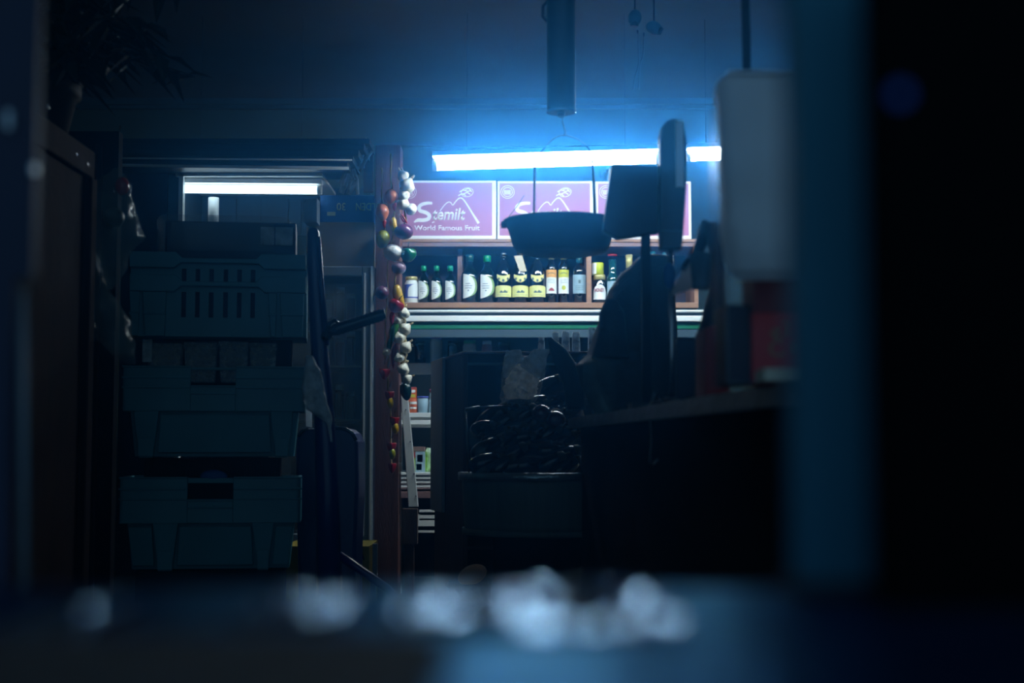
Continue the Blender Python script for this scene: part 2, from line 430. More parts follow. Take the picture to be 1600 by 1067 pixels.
for i, bx in enumerate((624, 777, 931)):
    wpx = 151; Yb = CY
    root = thing('fruit_carton', (X(bx + wpx / 2, Yb), Yb + .15, Z(372, Yb)), cart_lab[i], 'carton', 'mauve cartons on the upper shelf board')
    y0, y1 = 282 + i * .7, 372.6
    xl, xr = X(bx, Yb), X(bx + wpx, Yb)
    b = MB(); b.box(xl, xr, Yb, Yb + .3, Z(373.4, Yb), Z(y0, Yb)); b.build('carton_body', M['cream'], root, .003)
    b = MB(); b.pbox(bx + 3.5, bx + wpx - 6, y0 + 3.5, 368, Yb - .0015, .0015); b.build('printed_panel', M['pink'], root)
    def Q(x, y): return (x - 624 + bx, y)
    lg = MB()
    S = [(675.5, 317.5, 4), (667, 317.5, 5), (658, 320, 5.5), (654.5, 325, 6), (657, 329.5, 6), (665, 332, 6), (670.5, 336, 6), (669.5, 341.5, 6), (662, 344, 6), (653, 344, 5.5), (647, 347.5, 2)]
    S = catmull(S, 6); stroke(lg, [Q(a, c) for a, c, _ in S], [s for _, _, s in S], Yb - .0016)
    Mt = catmull([(687.5, 330, 1.2), (694, 321, 1.3), (700, 316, 1.5), (704, 316.5, 1.5), (707.5, 320.5, 1.5), (711, 316, 1.6), (717, 310, 1.8), (722, 310, 2), (728, 317, 2.2), (738, 333, 2.8), (748, 349, 4)], 5)
    stroke(lg, [Q(a, c) for a, c, _ in Mt], [s for _, _, s in Mt], Yb - .0016)
    ov = [(730 + 9.5 * math.cos(a) * math.cos(-.2) - 7 * math.sin(a) * math.sin(-.2), 300.5 + 9.5 * math.cos(a) * math.sin(-.2) + 7 * math.sin(a) * math.cos(-.2)) for a in [2 * PI * k / 20 for k in range(20)]]
    stroke(lg, [Q(*p) for p in ov], .9, Yb - .0016, closed=True)
    for p in ([(716, 306), (722, 303), (728, 306)], [(718, 300), (724, 297), (731, 299), (736, 297)], [(724, 303), (730, 301), (735, 304)], [(727, 296), (733, 295), (737, 300)]):
        stroke(lg, [Q(*q) for q in catmull([p_ + (0,) for p_ in p], 4) for q in [q[:2]]], 1.6, Yb - .0016)
    cc = (640, 300)
    for rr in (10.5, 7.5):
        stroke(lg, [Q(cc[0] + rr * math.cos(a), cc[1] + rr * .95 * math.sin(a)) for a in [2 * PI * k / 20 for k in range(20)]], .8, Yb - .0016, closed=True)
    for k in range(5): stroke(lg, [Q(cc[0] - 5 + k * 2.2, cc[1] - 3), Q(cc[0] - 4 + k * 2, cc[1] + 4)], 1.2, Yb - .0016)
    stroke(lg, [Q(679, 346.5), Q(675, 348)], 1.8, Yb - .0016)
    lg.build('logo', M['cream'], root)
    d = bx - 624
    text('lettering', 'temilt', (675.5 + d, 727 + d, 325, 344), Yb - .0025, M['cream'], root, bold=.022, shear=.2)
    text('lettering', 'World Famous Fruit', (647 + d, 749.5 + d, 352, 360), Yb - .0025, M['cream'], root, bold=.02)

# bottles ------------------------------------------------------------------
BY = SY + .06; pm = BY / FPX
BZ = Z(472.4, SY) + .0005
def cyl_prof(r, h, neck, shoulder, nr, lip=1.15):
    return [(r * .9, 0), (r, r * .12), (r, shoulder), (r * .93, shoulder + (neck - shoulder) * .3), (r * .62, shoulder + (neck - shoulder) * .68), (nr, neck), (nr, h - nr * 1.4)]
def root0(name, cat): return thing(name, (0, 0, 0), '', cat)
def b_greencap(h, r, capm='capgreen'):
    t = root0('sauce_bottle', 'bottle'); nr = r * .36
    MB().lathe(cyl_prof(r, h, h * .77, h * .55, nr)).build('glass_body', M['glassdark'], t)
    MB().lathe([(nr * 1.25, h * .86), (nr * 1.3, h * .97), (nr * 1.1, h), (.001, h)]).build('cap', M[capm], t)
    l = MB(); label_patch(l, r, h * .34, -.75, 1.1, lambda u: h * .24 * math.sqrt(max(0, 1 - u ** 2)), lambda u: -h * .24 * math.sqrt(max(0, 1 - u ** 2)), eps=.0004)
    l.build('label_edge', M['lab_lime'], t)
    l = MB(); label_patch(l, r, h * .34, -.85, .72, lambda u: h * .25 * math.sqrt(max(0, 1 - u ** 2)), lambda u: -h * .25 * math.sqrt(max(0, 1 - u ** 2)), eps=.0009)
    lb = l.build('label', M['lab_white'], t)
    l = MB()
    for k, (a, c) in enumerate(((-.5, .1), (-.6, .3), (-.55, .25))): label_patch(l, r, h * (.39 - .045 * k), a, c, lambda u: h * .006, lambda u: -h * .006, eps=.0013)
    label_patch(l, r, h * .25, -.2, -.05, lambda u: h * .012, lambda u: -h * .012, eps=.0013)
    l.build('print', M['lab_grey'], lb)
    return t
def b_round(h, r):
    t = root0('vinegar_bottle', 'bottle'); nr = r * .26
    MB().lathe([(r * .85, 0), (r, r * .2), (r, h * .5), (r * .95, h * .62), (r * .72, h * .74), (r * .4, h * .82), (nr, h * .87), (nr, h * .9), (nr * 1.7, h * .905), (nr * 1.7, h * .93), (nr, h * .94), (nr, h * .965)]).build('glass_body', M['glassblack'], t)
    MB().lathe([(nr * 1.2, h * .95), (nr * 1.5, h * .965), (nr * 1.4, h), (.001, h)]).build('stopper', M['steel'], t)
    l = MB(); label_patch(l, r, 0, -1.25, 1.25, lambda u: h * (.31 + .03 * math.sin(PI * u) ** .5), lambda u: h * .115)
    lb = l.build('label', M['lab_cream'], t)
    l = MB(); label_patch(l, r, 0, -.45, .5, lambda u: h * (.2 + .035 * abs(math.sin(u * 7)) + .02 * u), lambda u: h * .195, eps=.0012)
    label_patch(l, r, 0, -.9, .9, lambda u: h * .155, lambda u: h * .15, eps=.0012); l.build('print', M['lab_grey'], lb)
    l = MB(); label_patch(l, r * 1.0, 0, -.85, .85, lambda u: h * (.565 - .035 * math.sin(PI * u)), lambda u: h * (.5 - .1 * math.sin(PI * u) ** .8))
    s = l.build('shield_label', M['lab_cream'], t)
    l = MB()
    for a in (-.55, 0, .55): label_patch(l, r, h * (.47 if a else .435), a - .15, a + .15, lambda u: h * .028 * math.sin(PI * u) ** .5, lambda u: -h * .028 * math.sin(PI * u) ** .5, eps=.0012, n=8)
    l.build('print', M['lab_grey'], s)
    return t
def b_rect(h, r, panel):
    t = root0('oil_bottle', 'bottle'); nr = r * .5
    MB().lathe(cyl_prof(r, h, h * .86, h * .74, nr)).build('glass_body', M['glassblack'], t)
    MB().lathe([(nr * 1.1, h * .93), (nr * 1.15, h), (.001, h)]).build('cap', M['goldcap'], t)
    l = MB(); label_patch(l, r, 0, -1.2, 1.2, lambda u: h * .7, lambda u: h * .2)
    lb = l.build('label', M['lab_white'], t)
    l = MB(); label_patch(l, r, 0, -1.2, 1.2, lambda u: h * .7, lambda u: h * .54, eps=.001); l.build('label_panel', M[panel], lb)
    l = MB(); label_patch(l, r, 0, -.7, .7, lambda u: h * (.62 + .02 * math.sin(PI * u)), lambda u: h * (.605 + .02 * math.sin(PI * u)), eps=.0014)
    for k in range(3): label_patch(l, r, 0, -.6, .6, lambda u: h * (.5 - k * .035), lambda u: h * (.492 - k * .035), eps=.0014)
    l.build('print', M['lab_grey'], lb)
    l = MB()
    if panel == 'lab_yellow': label_patch(l, r, h * .32, -.4, .4, lambda u: h * .05 * math.sin(PI * u) ** .5, lambda u: -h * .05 * math.sin(PI * u) ** .5, eps=.0014)
    else: label_patch(l, r, h * .27, -.55, .55, lambda u: h * .05 * math.sin(PI * u), lambda u: -h * .015, eps=.0014)
    l.build('emblem', M['lab_yellow'] if panel == 'lab_yellow' else M['lab_red'], lb)
    return t
def b_white(h, r):
    t = root0('wine_bottle', 'bottle'); nr = r * .36
    MB().lathe(cyl_prof(r, h, h * .84, h * .68, nr)).build('glass_body', M['glassblack'], t)
    MB().lathe([(nr * 1.2, h * .86), (nr * 1.3, h), (.001, h)]).build('cap', M['capdark'], t)
    l = MB(); label_patch(l, r, 0, -1.15, 1.15, lambda u: h * .6, lambda u: h * .2); lb = l.build('label', M['lab_pale'], t)
    l = MB(); label_patch(l, r, h * .45, -.15, .15, lambda u: h * .035, lambda u: -h * .035, eps=.0012)
    for k in range(3): label_patch(l, r, 0, -.6, .6, lambda u: h * (.36 - k * .04), lambda u: h * (.352 - k * .04), eps=.0012)
    l.build('print', M['lab_grey'], lb)
    return t
def b_plain(h, r, body, cap, neckf=.3, capf=.8):
    t = root0('slim_bottle', 'bottle'); nr = r * neckf
    MB().lathe(cyl_prof(r, h, h * .66, h * .48, nr)).build('glass_body', M[body], t)
    MB().lathe([(nr * 1.15, h * capf), (nr * 1.3, h), (.001, h)]).build('cap', M[cap], t)
    l = MB(); label_patch(l, r, 0, -1, 1, lambda u: h * .44, lambda u: h * .1); l.build('label', M['lab_pale'], t)
    return t
def put(t, px, label, group=None, y=BY, z=BZ, rz=0):
    t.location = (W(px, 430, y).x, y, z); t.rotation_euler.z = rz; t['label'] = label
    if group: t['group'] = group
    return t
g = 'small green capped bottles on the lower shelf'
p0 = b_greencap(59.5 * pm, 9.6 * pm)
for i, (px, lb) in enumerate(((662, 'small green capped bottle with white half-moon label, beside the white jar'), (682, 'small green capped bottle, middle of the three small ones'), (703.5, 'small green capped bottle, nearest the two tall green capped bottles'))):
    put(p0 if i == 0 else copy_tree(p0), px, lb, g)
g = 'tall green capped bottles on the lower shelf'
put(b_greencap(77 * pm, 13.2 * pm, 'capdark'), 734, 'tall bottle with dull green cap and half-moon label, left of its twin', g)
put(b_greencap(76 * pm, 13.2 * pm), 761, 'tall bottle with bright green cap and half-moon label, beside the shield labelled ones', g)
g = 'dark bottles with cream shield labels'
p0 = b_round(80 * pm, 13.2 * pm)
for i, (px, lb) in enumerate(((786.5, 'dark round bottle with cream shield label, leftmost of three'), (813, 'dark round bottle with cream shield label and a paper tag on its neck'), (839.5, 'dark round bottle with cream shield label, rightmost of three'))):
    put(p0 if i == 0 else copy_tree(p0), px, lb, g)
tg = MB()
a, c, d, e = W(803, 400, BY - .05), W(816, 399, BY - .05), W(823, 424, BY - .05), W(812, 424, BY - .05)
tg.prism([(q.x, q.z) for q in (a, c, d, e)], BY - .052, BY - .05)
tag(tg.build('paper_tag', M['paper']), 'cream paper tag hanging on the neck of the middle shield labelled bottle', 'tag')
put(b_rect(75 * pm, 8.4 * pm, 'lab_orange'), 861.5, 'slim dark bottle with white label topped by an orange panel')
put(b_rect(75 * pm, 8.4 * pm, 'lab_yellow'), 880.5, 'slim dark bottle with white label topped by a yellow panel')
put(b_white(74 * pm, 11 * pm), 905, 'dark bottle with plain pale blue label, left of the shelf divider')
# white jar
t = root0('jar', 'jar'); h, r = 42 * pm, 11 * pm
MB().lathe([(r * .92, 0), (r, r * .1), (r, h * .72), (r * .8, h * .84), (r * .78, h * .86)]).build('jar_body', M['white'], t)
MB().lathe([(r * .84, h * .86), (r * .86, h * .98), (r * .8, h), (.001, h)]).build('lid', M['goldcap'], t)
l = MB(); label_patch(l, r, 0, -1.3, .4, lambda u: h * .7, lambda u: h * .18); label_patch(l, r, 0, .35, 1.2, lambda u: h * .25, lambda u: h * .18); l.build('label', M['lab_blue'], t)
l = MB(); label_patch(l, r, h * .45, -.45, 1.1, lambda u: h * .28 * math.sqrt(max(0, 1 - (1 - u) ** 2)), lambda u: -h * .22, eps=.001); l.build('label_panel', M['lab_white'], t)
put(t, 643, 'white jar with violet blue label and gold lid, leftmost on the lower shelf')
# honey jar and yellow tin above it
t = root0('honey_jar', 'jar'); h, r = 45 * pm, 10.8 * pm
MB().lathe([(r * .92, 0), (r, r * .1), (r, h * .68), (r * .82, h * .8), (r * .8, h * .84)]).build('jar_body', M['glassblack'], t)
MB().lathe([(r * .86, h * .82), (r * .88, h * .97), (r * .8, h), (.001, h)]).build('lid', M['goldcap'], t)
l = MB(); label_patch(l, r, 0, -1.1, 1.1, lambda u: h * (.38 + .26 * math.sin(PI * u) ** .6), lambda u: h * .12); lb = l.build('label', M['lab_white'], t)
put(t, 936.5, 'jar labelled honey under the yellow tin, right of the shelf divider')
hy = BY - r - .0016
text('lettering', 'HONEY', (929, 944, 450, 456), hy, M['lab_red'], t, bold=.02)
for c in t.children:
    if c.name.startswith('lettering'): pass
t = root0('yellow_tin', 'tin'); h, r = 19 * pm, 9.4 * pm
MB().lathe([(r, 0), (r, h * .96), (r * .94, h), (.001, h)]).build('tin_body', M['tin'], t)
l = MB(); label_patch(l, r, 0, -1.3, -.3, lambda u: h * .95, lambda u: h * .05); l.build('label', M['lab_white'], t)
put(t, 934, 'small yellow green tin with white stripe standing on the honey jar', z=BZ + 45 * pm, y=BY)
put(b_plain(77 * pm, 10 * pm, 'glassblue', 'lab_red' and 'rchili', .62, .96), 957, 'blue green bottle with red cap and ornate label, right of the honey jar', y=BY - .01)
put(b_plain(54 * pm, 6 * pm, 'glassdark', 'steel'), 971, 'short dark bottle with grey cap between the red capped and gold necked ones', y=BY + .1)
put(b_plain(77 * pm, 9 * pm, 'glassdark', 'goldcap', .48, .72), 983, 'dark bottle with tall pale gold foil neck')
put(b_plain(67 * pm, 9 * pm, 'glassdark', 'lab_yellow', .36, .82), 1003, 'bottle with yellow cap peeping over the black sack')
put(b_plain(82 * pm, 10 * pm, 'glassdark', 'capdark', .38, .86), 1020, 'bottle with dark teal cap peeping over the black sack')
put(b_plain(81 * pm, 9 * pm, 'glassdark', 'capdark', .3, .9), 1038, 'thin necked bottle behind the metal pole, rightmost on the shelf')

# ------------------------------------------------------------------ open refrigerated case under the shelf
KY = 6.98
xl, xr = X(612, KY), X(1100, KY)
root = thing('open_chiller', ((xl + xr) / 2, KY, 0), 'tall open white chiller with green striped canopy below the wooden shelf', 'fridge')
b = MB(); b.box(xl, xr, KY, KY + .5, Z(515, KY), Z(483.5, KY)); b.build('canopy', M['bluegrey'], root)
for y0, y1, mm, n in ((485, 488.5, 'white', 'canopy_strip'), (494, 503, 'white', 'canopy_strip'), (504, 514.5, 'green', 'canopy_stripe')):
    b = MB(); b.box(xl, xr, KY - (.03 if mm == 'white' else .012), KY, Z(y1, KY), Z(y0, KY)); b.build(n, M[mm], root, .004)
b = MB(); b.box(xl, xr, KY - .01, KY + .02, Z(527, KY), Z(515, KY)); b.build('canopy_lip', M['bluegrey'], root)
b = MB(); b.box(xl, xr, KY + .5, KY + .53, .05, Z(515, KY)); b.build('back_panel', M['bluegrey'], root)
ss = [(7.2, 566, 585, 'grey'), (6.95, 645, 668, 'white'), (6.85, 738, 764, 'white')]
shz = []
for Ys, ya, yb, mm in ss:
    zt = Z(ya, Ys); shz.append((Ys, zt))
    b = MB(); b.box(xl + .02, xr, Ys, KY + .5, zt - .012, zt); b.build('shelf', M['bluegrey'] if mm == 'grey' else M['white'], root)
    b = MB()
    if mm == 'grey': b.box(xl + .02, xr, Ys - .012, Ys, Z(yb, Ys), zt - .004)
    else:
        n = 2 if ya == 645 else 4
        hh = (zt - Z(yb, Ys)) / n
        for k in range(n): b.box(xl + .02, xr, Ys - .03 + .004 * k, Ys, zt - hh * (k + .62), zt - hh * k)
        b.box(xl + .02, xr, Ys - .012, Ys, Z(yb, Ys), zt)
    b.build('price_rail', M['grey'] if mm == 'grey' else M['white'], root, .002)
b = MB(); b.box(xl, xr, 6.8, KY + .5, Z(768, 6.8) - .03, Z(768, 6.8)); b.build('base_board', M['mauvewood'], root)
b = MB()
for ya, yb, c0, c1 in ((797, 800, 655, 690), (804, 822, 649, 655), (805, 810, 655, 690), (813, 822, 655, 690), (829, 832, 650, 692)):
    b.pbox(c0, c1, ya, yb, 6.78, .05)
b.build('kick_grille', M['white'], root)
b = MB(); b.pbox(640, 700, 768, 900, 6.84, .03); b.build('kick_panel', M['counter'], root)
b = MB()   # leaning white side frame
b.hexa([W(638, 792, 6.52), W(654, 792, 6.52), W(654, 792, 6.60), W(640, 792, 6.60), W(625, 600, 6.52), W(636, 600, 6.52), W(636, 600, 6.60), W(627, 600, 6.60)])
sp = b.build('side_frame', M['white'], root, .003)
b = MB(); 
for yy, xx in ((640, 632), (690, 639), (740, 645), (775, 648)): b.tube([W(xx + 2, yy, 6.516), W(xx + 2, yy, 6.52)], .003, 8)
b.build('rivet', M['black'], sp)
b = MB(); b.box(xl, xl + .02, KY, KY + .5, .05, Z(515, KY)); b.build('side_panel', M['white'], root)
# things inside it
def jar(name, h, r, m1, m2, cat='jar'):
    t = root0(name, cat)
    MB().lathe([(r * .92, 0), (r, r * .12), (r, h * .75), (r * .8, h * .86)]).build('jar_body', M[m1], t)
    MB().lathe([(r * .88, h * .84), (r * .88, h), (.001, h)]).build('lid', M[m2], t)
    return t
pj = 7.28 / FPX; jz = shz[0][1]
for px, hpx, rpx, m1, m2, lb in ((657, 34, 9, 'glassdark', 'capdark', 'dim dark jar on the top chiller shelf, nearest the garlic string'),
        (682, 45, 9.5, 'lab_pale', 'lab_blue', 'tall pale jar with blue lid on the top chiller shelf'),
        (708, 34, 8.5, 'glassblue', 'capdark', 'dark teal jar on the top chiller shelf, right of the tall pale jar'),
        (734, 36, 10.5, 'lab_pale', 'capgreen', 'pale green jar above the brown cabinet corner on the top chiller shelf'),
        (761, 35, 8, 'lonion', 'lab_pale', 'lilac jar on the top chiller shelf above the brown cabinet'),
        (787, 33, 9, 'glassdark', 'capdark', 'dark jar beside the lilac jar on the top chiller shelf')):
    put(jar('jar', hpx * pj, rpx * pj, m1, m2), px, lb, 'jars on the top chiller shelf', y=7.28, z=jz)
pj = 7.05 / FPX; jz = shz[1][1]
def carton(px0, px1, h, Y, z, d, m, name, label, cat='carton', bev=.002, extra=None):
    x0, x1 = W(px0, 640, Y).x, W(px1, 640, Y).x
    t = thing(name, ((x0 + x1) / 2, Y + d / 2, z), label, cat)
    b = MB(); b.box(x0, x1, Y, Y + d, z, z + h); b.build('carton_body', M[m], t, bev)
    if extra:
        for (fx0, fx1, fz0, fz1, em) in extra:
            b = MB(); b.box(x0 + (x1 - x0) * fx0, x0 + (x1 - x0) * fx1, Y - .001, Y, z + h * fz0, z + h * fz1); b.build('print', M[em], t)
    return t
carton(636, 650.5, 17 * pj, 7.02, jz, .05, 'gpepper', 'packet', 'small green packet low on the chiller shelf, left of the orange tin', extra=[(.1, .8, .1, .5, 'lab_pale')])
ca = root0('orange_tin', 'tin'); h, r = 22 * pj, 6.3 * pj
MB().lathe([(r, 0), (r, h), (.001, h)]).build('tin_body', M['orangecan'], ca)
l = MB(); label_patch(l, r, 0, -1, 1, lambda u: h * .8, lambda u: h * .62); label_patch(l, r, 0, -.9, .9, lambda u: h * .42, lambda u: h * .3); l.build('label', M['lab_white'], ca)
put(ca, 647, 'orange tin with pale bands standing on the middle chiller shelf', y=7.0, z=jz)
carton(637, 650, 23 * pj, 7.04, jz + 18 * pj, .05, 'orangecan', 'orange_packet', 'orange packet stacked on top of the small green packet', extra=[(.1, .9, .62, .8, 'lab_white'), (.1, .9, .3, .5, 'lab_yellow'), (0, 1, .9, 1, 'lab_red')])
t = root0('white_tub', 'tub'); h, r = 26 * pj, 8.5 * pj
MB().lathe([(r * .86, 0), (r, h * .9)]).build('tub_body', M['lab_pale'], t)
MB().lathe([(r * 1.05, h * .88), (r * 1.05, h), (.001, h)]).build('lid', M['lab_blue'], t)
put(t, 661.5, 'white tub with blue lid on the middle chiller shelf', y=7.0, z=jz)
put(b_plain(38 * pj, 6 * pj, 'lab_pale', 'rchili', .6, .85), 676, 'pale bottle with red cap beside the white tub', y=7.05, z=jz)
pj = 6.9 / FPX; jz = shz[2][1]
carton(637, 665, 32 * pj, 6.9, jz, .1, 'limebox', 'lime_carton', 'lime green carton with pictures on the bottom chiller shelf', extra=[(.45, 1, 0, 1, 'lab_pale'), (.5, .8, .1, .4, 'bluebox'), (.55, .85, .5, .85, 'orangecan'), (.35, .45, .7, 1, 'lab_red')])
carton(636, 664, 7 * pj, 6.92, jz + 32.5 * pj, .08, 'mauvewood', 'dark_carton', 'thin brown carton lying on the lime green carton')
b = MB(); b.loft([(700, 667, 678, .01), (706, 664, 684, .025), (737, 665, 685, .03)], 6.96, nz=.006, ns=25, seed=3)
tag(b.build('salad_bag', M['leafbag']), 'pale green speckled bag beside the lime green carton', 'bag')

# ------------------------------------------------------------------ wooden post with hanging garlic, onions and peppers
PY = 6.5
b = MB(); b.box(W(584, 600, PY).x, W(624, 600, PY).x, PY, PY + .14, 0, Z(226, PY))
tag(b.build('wooden_post', M['post'], bevel=.004), 'red brown wooden post behind the hanging garlic and peppers', 'post')
b = MB(); b.pbox(568, 583, 226, 300, 6.6, .02); tag(b.build('board', M['mauvewood']), 'short mauve board fixed beside the top of the wooden post', 'board')
b = MB(); b.pbox(628, 652, 795, 850, 6.40, .06); b.box(X(634, 6.4), X(648, 6.4), 6.41, 6.45, 0, Z(850, 6.4)); tag(b.build('wood_block', M['darkwood']), 'mauve wooden block at the foot of the leaning white chiller frame', 'block')
HY = PY - .07; ph = HY / FPX
gs = 'imitation vegetables strung on the wooden post'
def bulb(px, py, r, rot, label):
    c = W(px, py, HY - random.uniform(0, .02)); t = thing('garlic_bulb', c, label, 'garlic', 'garlic bulbs on the strings')
    R = Matrix.Rotation(rot, 3, 'Y') @ Matrix.Rotation(random.random(), 3, 'Z')
    def fn(p, a):
        k = 1 + .09 * math.cos(a * 6) * math.sin(math.acos(max(-1, min(1, p.z))))
        zz = p.z + (max(0, p.z) ** 4) * .35
        s = 1 - .45 * max(0, p.z) ** 2
        return Vector((p.x * k * s, p.y * k * s, zz))
    b = MB(); b.ell(c, (r * ph, r * ph, r * ph * .9), R, 24, 12, fn); b.build('bulb', M['garlic'], t)
    b = MB(); b.tube([c + R @ Vector((0, 0, r * ph)), c + R @ Vector((r * ph * .2, 0, r * ph * 1.7))], [r * ph * .2, r * ph * .12], 8); b.build('stalk', M['rope'], t)
    return t
G = [(630, 275, 8, -.6), (636, 290, 10.5, .5), (631, 305, 8.5, -.5), (630, 319, 9.5, .3), (642, 327, 9, -1.0),
     (631, 490, 8, .2), (621, 501, 7, -.5), (633, 514, 8.5, .8), (624, 528, 8.5, -.4), (634, 543, 8.5, .6), (624, 559, 7, -.3), (630, 577, 8.5, .4), (636, 592, 7, 1.0), (604, 550, 6, -.5)]
ordn = ['topmost', 'second', 'third', 'fourth', 'fifth']
GL = ['topmost small garlic bulb at the very top of the garlic string', 'largest garlic bulb near the top, against the mauve carton edge', 'garlic bulb third from the top of the upper cluster',
      'garlic bulb fourth from the top, left of the carton logo', 'lowest garlic bulb of the upper cluster, jutting right over the carton',
      'garlic bulb just below the yellow pepper', 'garlic bulb beside the pink chili, above the lower cluster', 'garlic bulb level with the green stripe of the chiller',
      'garlic bulb beside the green chili', 'garlic bulb beside the frayed rope ends', 'garlic bulb under the frayed rope ends', 'garlic bulb above the blackish green pepper', 'lowest small garlic bulb of the string, jutting right',
      'small garlic bulb on the left below the handle grip']
for (px, py, r, ro), lb in zip(G, GL): bulb(px, py, r * 1.12, ro, lb)
def veg(name, cat, px, py, rx, ry, m, label, rot=0, kind='oval', stem=True, dy=0):
    c = W(px, py, HY - .015 - dy); t = thing(name, c, label, cat, gs); R = Matrix.Rotation(rot, 3, 'Y')
    rx, ry = rx * ph, ry * ph
    def fn(p, a):
        if kind == 'pear': s = 1 - .28 * max(0, -p.z); return Vector((p.x * s, p.y * s, p.z))
        if kind == 'bell': s = (1 + .09 * math.cos(4 * a)) * (1 - .15 * max(0, -p.z)); z = p.z if p.z < .6 else .6 + (p.z - .6) * .3; return Vector((p.x * s, p.y * s, z))
        if kind == 'chili': s = (.5 + .5 * p.z) * .6 + .55; return Vector((p.x * s + .35 * (p.z ** 2 - .5), p.y * s, p.z))
        if kind == 'cup': s = 1 + .12 * math.cos(4 * a); z = p.z if p.z < .3 else .3 + (p.z - .3) * (.1 - .6 * (1 - abs(p.x))); return Vector((p.x * s * (.65 + .35 * (p.z + 1) / 2), p.y * s * .8, z))
        return p
    b = MB(); b.ell(c, (rx, rx * .95, ry), R, 24, 14, fn); b.build('flesh', M[m], t)
    if stem:
        b = MB(); top = c + R @ Vector((0, 0, ry * .85)); b.tube([top, top + R @ Vector((0, 0, .012)), top + R @ Vector((.004, 0, .024))], [.003, .002, .002], 7); b.build('stem', M['stem'], t)
    return t
veg('mango', 'mango', 611, 307, 10, 12, 'peach', 'peach coloured mango, highest fruit on the wooden post', .1, 'pear')
veg('chili_pepper', 'pepper', 617, 323, 3.8, 7, 'ochili', 'short orange red chili under the highest mango', .1, 'chili')
veg('mango', 'mango', 597, 332, 11, 14, 'peach', 'pale orange mango at the left edge of the post', -.1, 'pear')
veg('chili_pepper', 'pepper', 601, 350, 3.6, 7, 'ochili', 'short orange red chili under the pale orange mango', 0, 'chili')
veg('yellow_pepper', 'pepper', 616, 353, 6.5, 14, 'ychili', 'long yellow pepper between the mangoes and the purple onion', -.2, 'chili')
veg('mango', 'mango', 598, 374, 11.5, 15, 'mango', 'yellow green mango left of the white onion', .15, 'pear')
veg('onion', 'onion', 631, 362, 15, 12.5, 'ponion', 'purple onion in front of the carton corner', .1)
veg('onion', 'onion', 613.5, 394.5, 15, 13, 'onion', 'big white onion in the middle of the post', .1)
veg('green_pepper', 'pepper', 638, 397, 12, 13, 'gpepper', 'dark green bell pepper right of the white onion', 0, 'bell')
veg('onion', 'onion', 623, 418.5, 11.5, 10.5, 'lonion', 'lilac onion just below the white onion')
veg('onion', 'onion', 597, 457, 11, 11, 'donion', 'dark plum onion above the black grip', -.3)
veg('yellow_pepper', 'pepper', 624, 463, 9, 19, 'ychili', 'bright yellow pepper beside the white jar', -.35, 'chili', dy=-.01)
veg('red_pepper', 'pepper', 619, 477, 11.5, 12, 'rchili', 'red bell pepper overlapping the yellow pepper', .5, 'bell', dy=.02)
veg('chili_pepper', 'pepper', 613, 497, 4.6, 11, 'pchili', 'pink red chili at the tip of the black grip', .05, 'chili', dy=.01)
veg('chili_pepper', 'pepper', 616, 519, 7, 16, 'gchili', 'green chili below the pink red chili', .25, 'chili')
veg('chili_pepper', 'pepper', 609, 540, 5, 13, 'gchili', 'smaller green chili half hidden behind the lower garlic', .2, 'chili', dy=-.02)
veg('chili_pepper', 'pepper', 616, 556, 5, 20, 'rchili', 'long dark red chili beside the lower garlic cluster', .1, 'chili', dy=-.02)
veg('red_pepper', 'pepper', 601, 580, 9.5, 13, 'rchili', 'red bell pepper, highest in the lower chain of red peppers', 0, 'cup')
veg('green_pepper', 'pepper', 634, 610, 8.5, 16, 'dgpepper', 'blackish green pepper at the end of the garlic string', -.15, 'bell')
for (px, py, lb) in ((609, 615, 'red and yellow pepper, second in the lower chain'), (617, 655, 'red and yellow pepper, third in the lower chain'), (612, 695, 'red and yellow pepper, fourth in the lower chain')):
    t = veg('red_pepper', 'pepper', px, py, 8.2, 12, 'rchili', lb, .05, 'cup')
    c = W(px + 1, py + 14, HY - .02); b = MB(); b.ell(c, (5 * ph, 5 * ph, 9 * ph), None, 14, 8); b.build('yellow_tip', M['ychili'] if py < 690 else M['mango'], t)
veg('red_pepper', 'pepper', 613, 727, 7, 12, 'rchili', 'dim red pepper at the bottom of the lower chain', .05, 'cup')
t = thing('loop_chili', W(632, 342, HY - .02), 'thin red chili loop hanging over the carton edge', 'pepper', gs)
b = MB(); b.tube([W(*q, HY - .02) for q in ((626, 334), (631, 340), (636, 349), (630, 345), (625, 337))], [.002, .005, .003, .005, .002], 8); b.build('flesh', M['rchili'], t)
def cord(name, pts, r, label, m='rope', cat='cord', Y=HY, seg=8, grp=None, wob=.003):
    P = catmull([(x, y, 0) for x, y in pts], 5); b = MB()
    Q = [W(x, y, Y) + Vector((math.sin(i * 1.1) * wob, math.cos(i * .9) * wob, 0)) for i, (x, y, _) in enumerate(P)]
    b.tube(Q, r, seg); return tag(b.build(name, M[m]), label, cat, grp)
cord('raffia_cord', [(610, 240), (612, 290), (617, 340), (612, 380), (618, 430), (612, 500), (606, 560), (609, 640), (613, 740)], .004, 'tan cord down the wooden post carrying onions and peppers')
cord('raffia_cord', [(596, 262), (598, 310), (602, 350), (606, 420), (604, 480), (601, 560)], .003, 'thinner tan cord along the left of the wooden post', Y=HY + .02)
cord('garlic_rope', [(626, 262), (633, 290), (634, 330), (632, 350)], .005, 'twisted cord joining the upper garlic bulbs', wob=.005)
b = MB()
for k in range(3):
    P = catmull([(624 + k * 2, 478, 0), (630, 510, 0), (629 + k, 545, 0), (631, 580, 0), (633, 598, 0)], 8)
    b.tube([W(x, y, HY + .01) + Vector((math.sin(i * .9 + k * 2.1) * .010, math.cos(i * .9 + k * 2.1) * .008, 0)) for i, (x, y, _) in enumerate(P)], .007, 8)
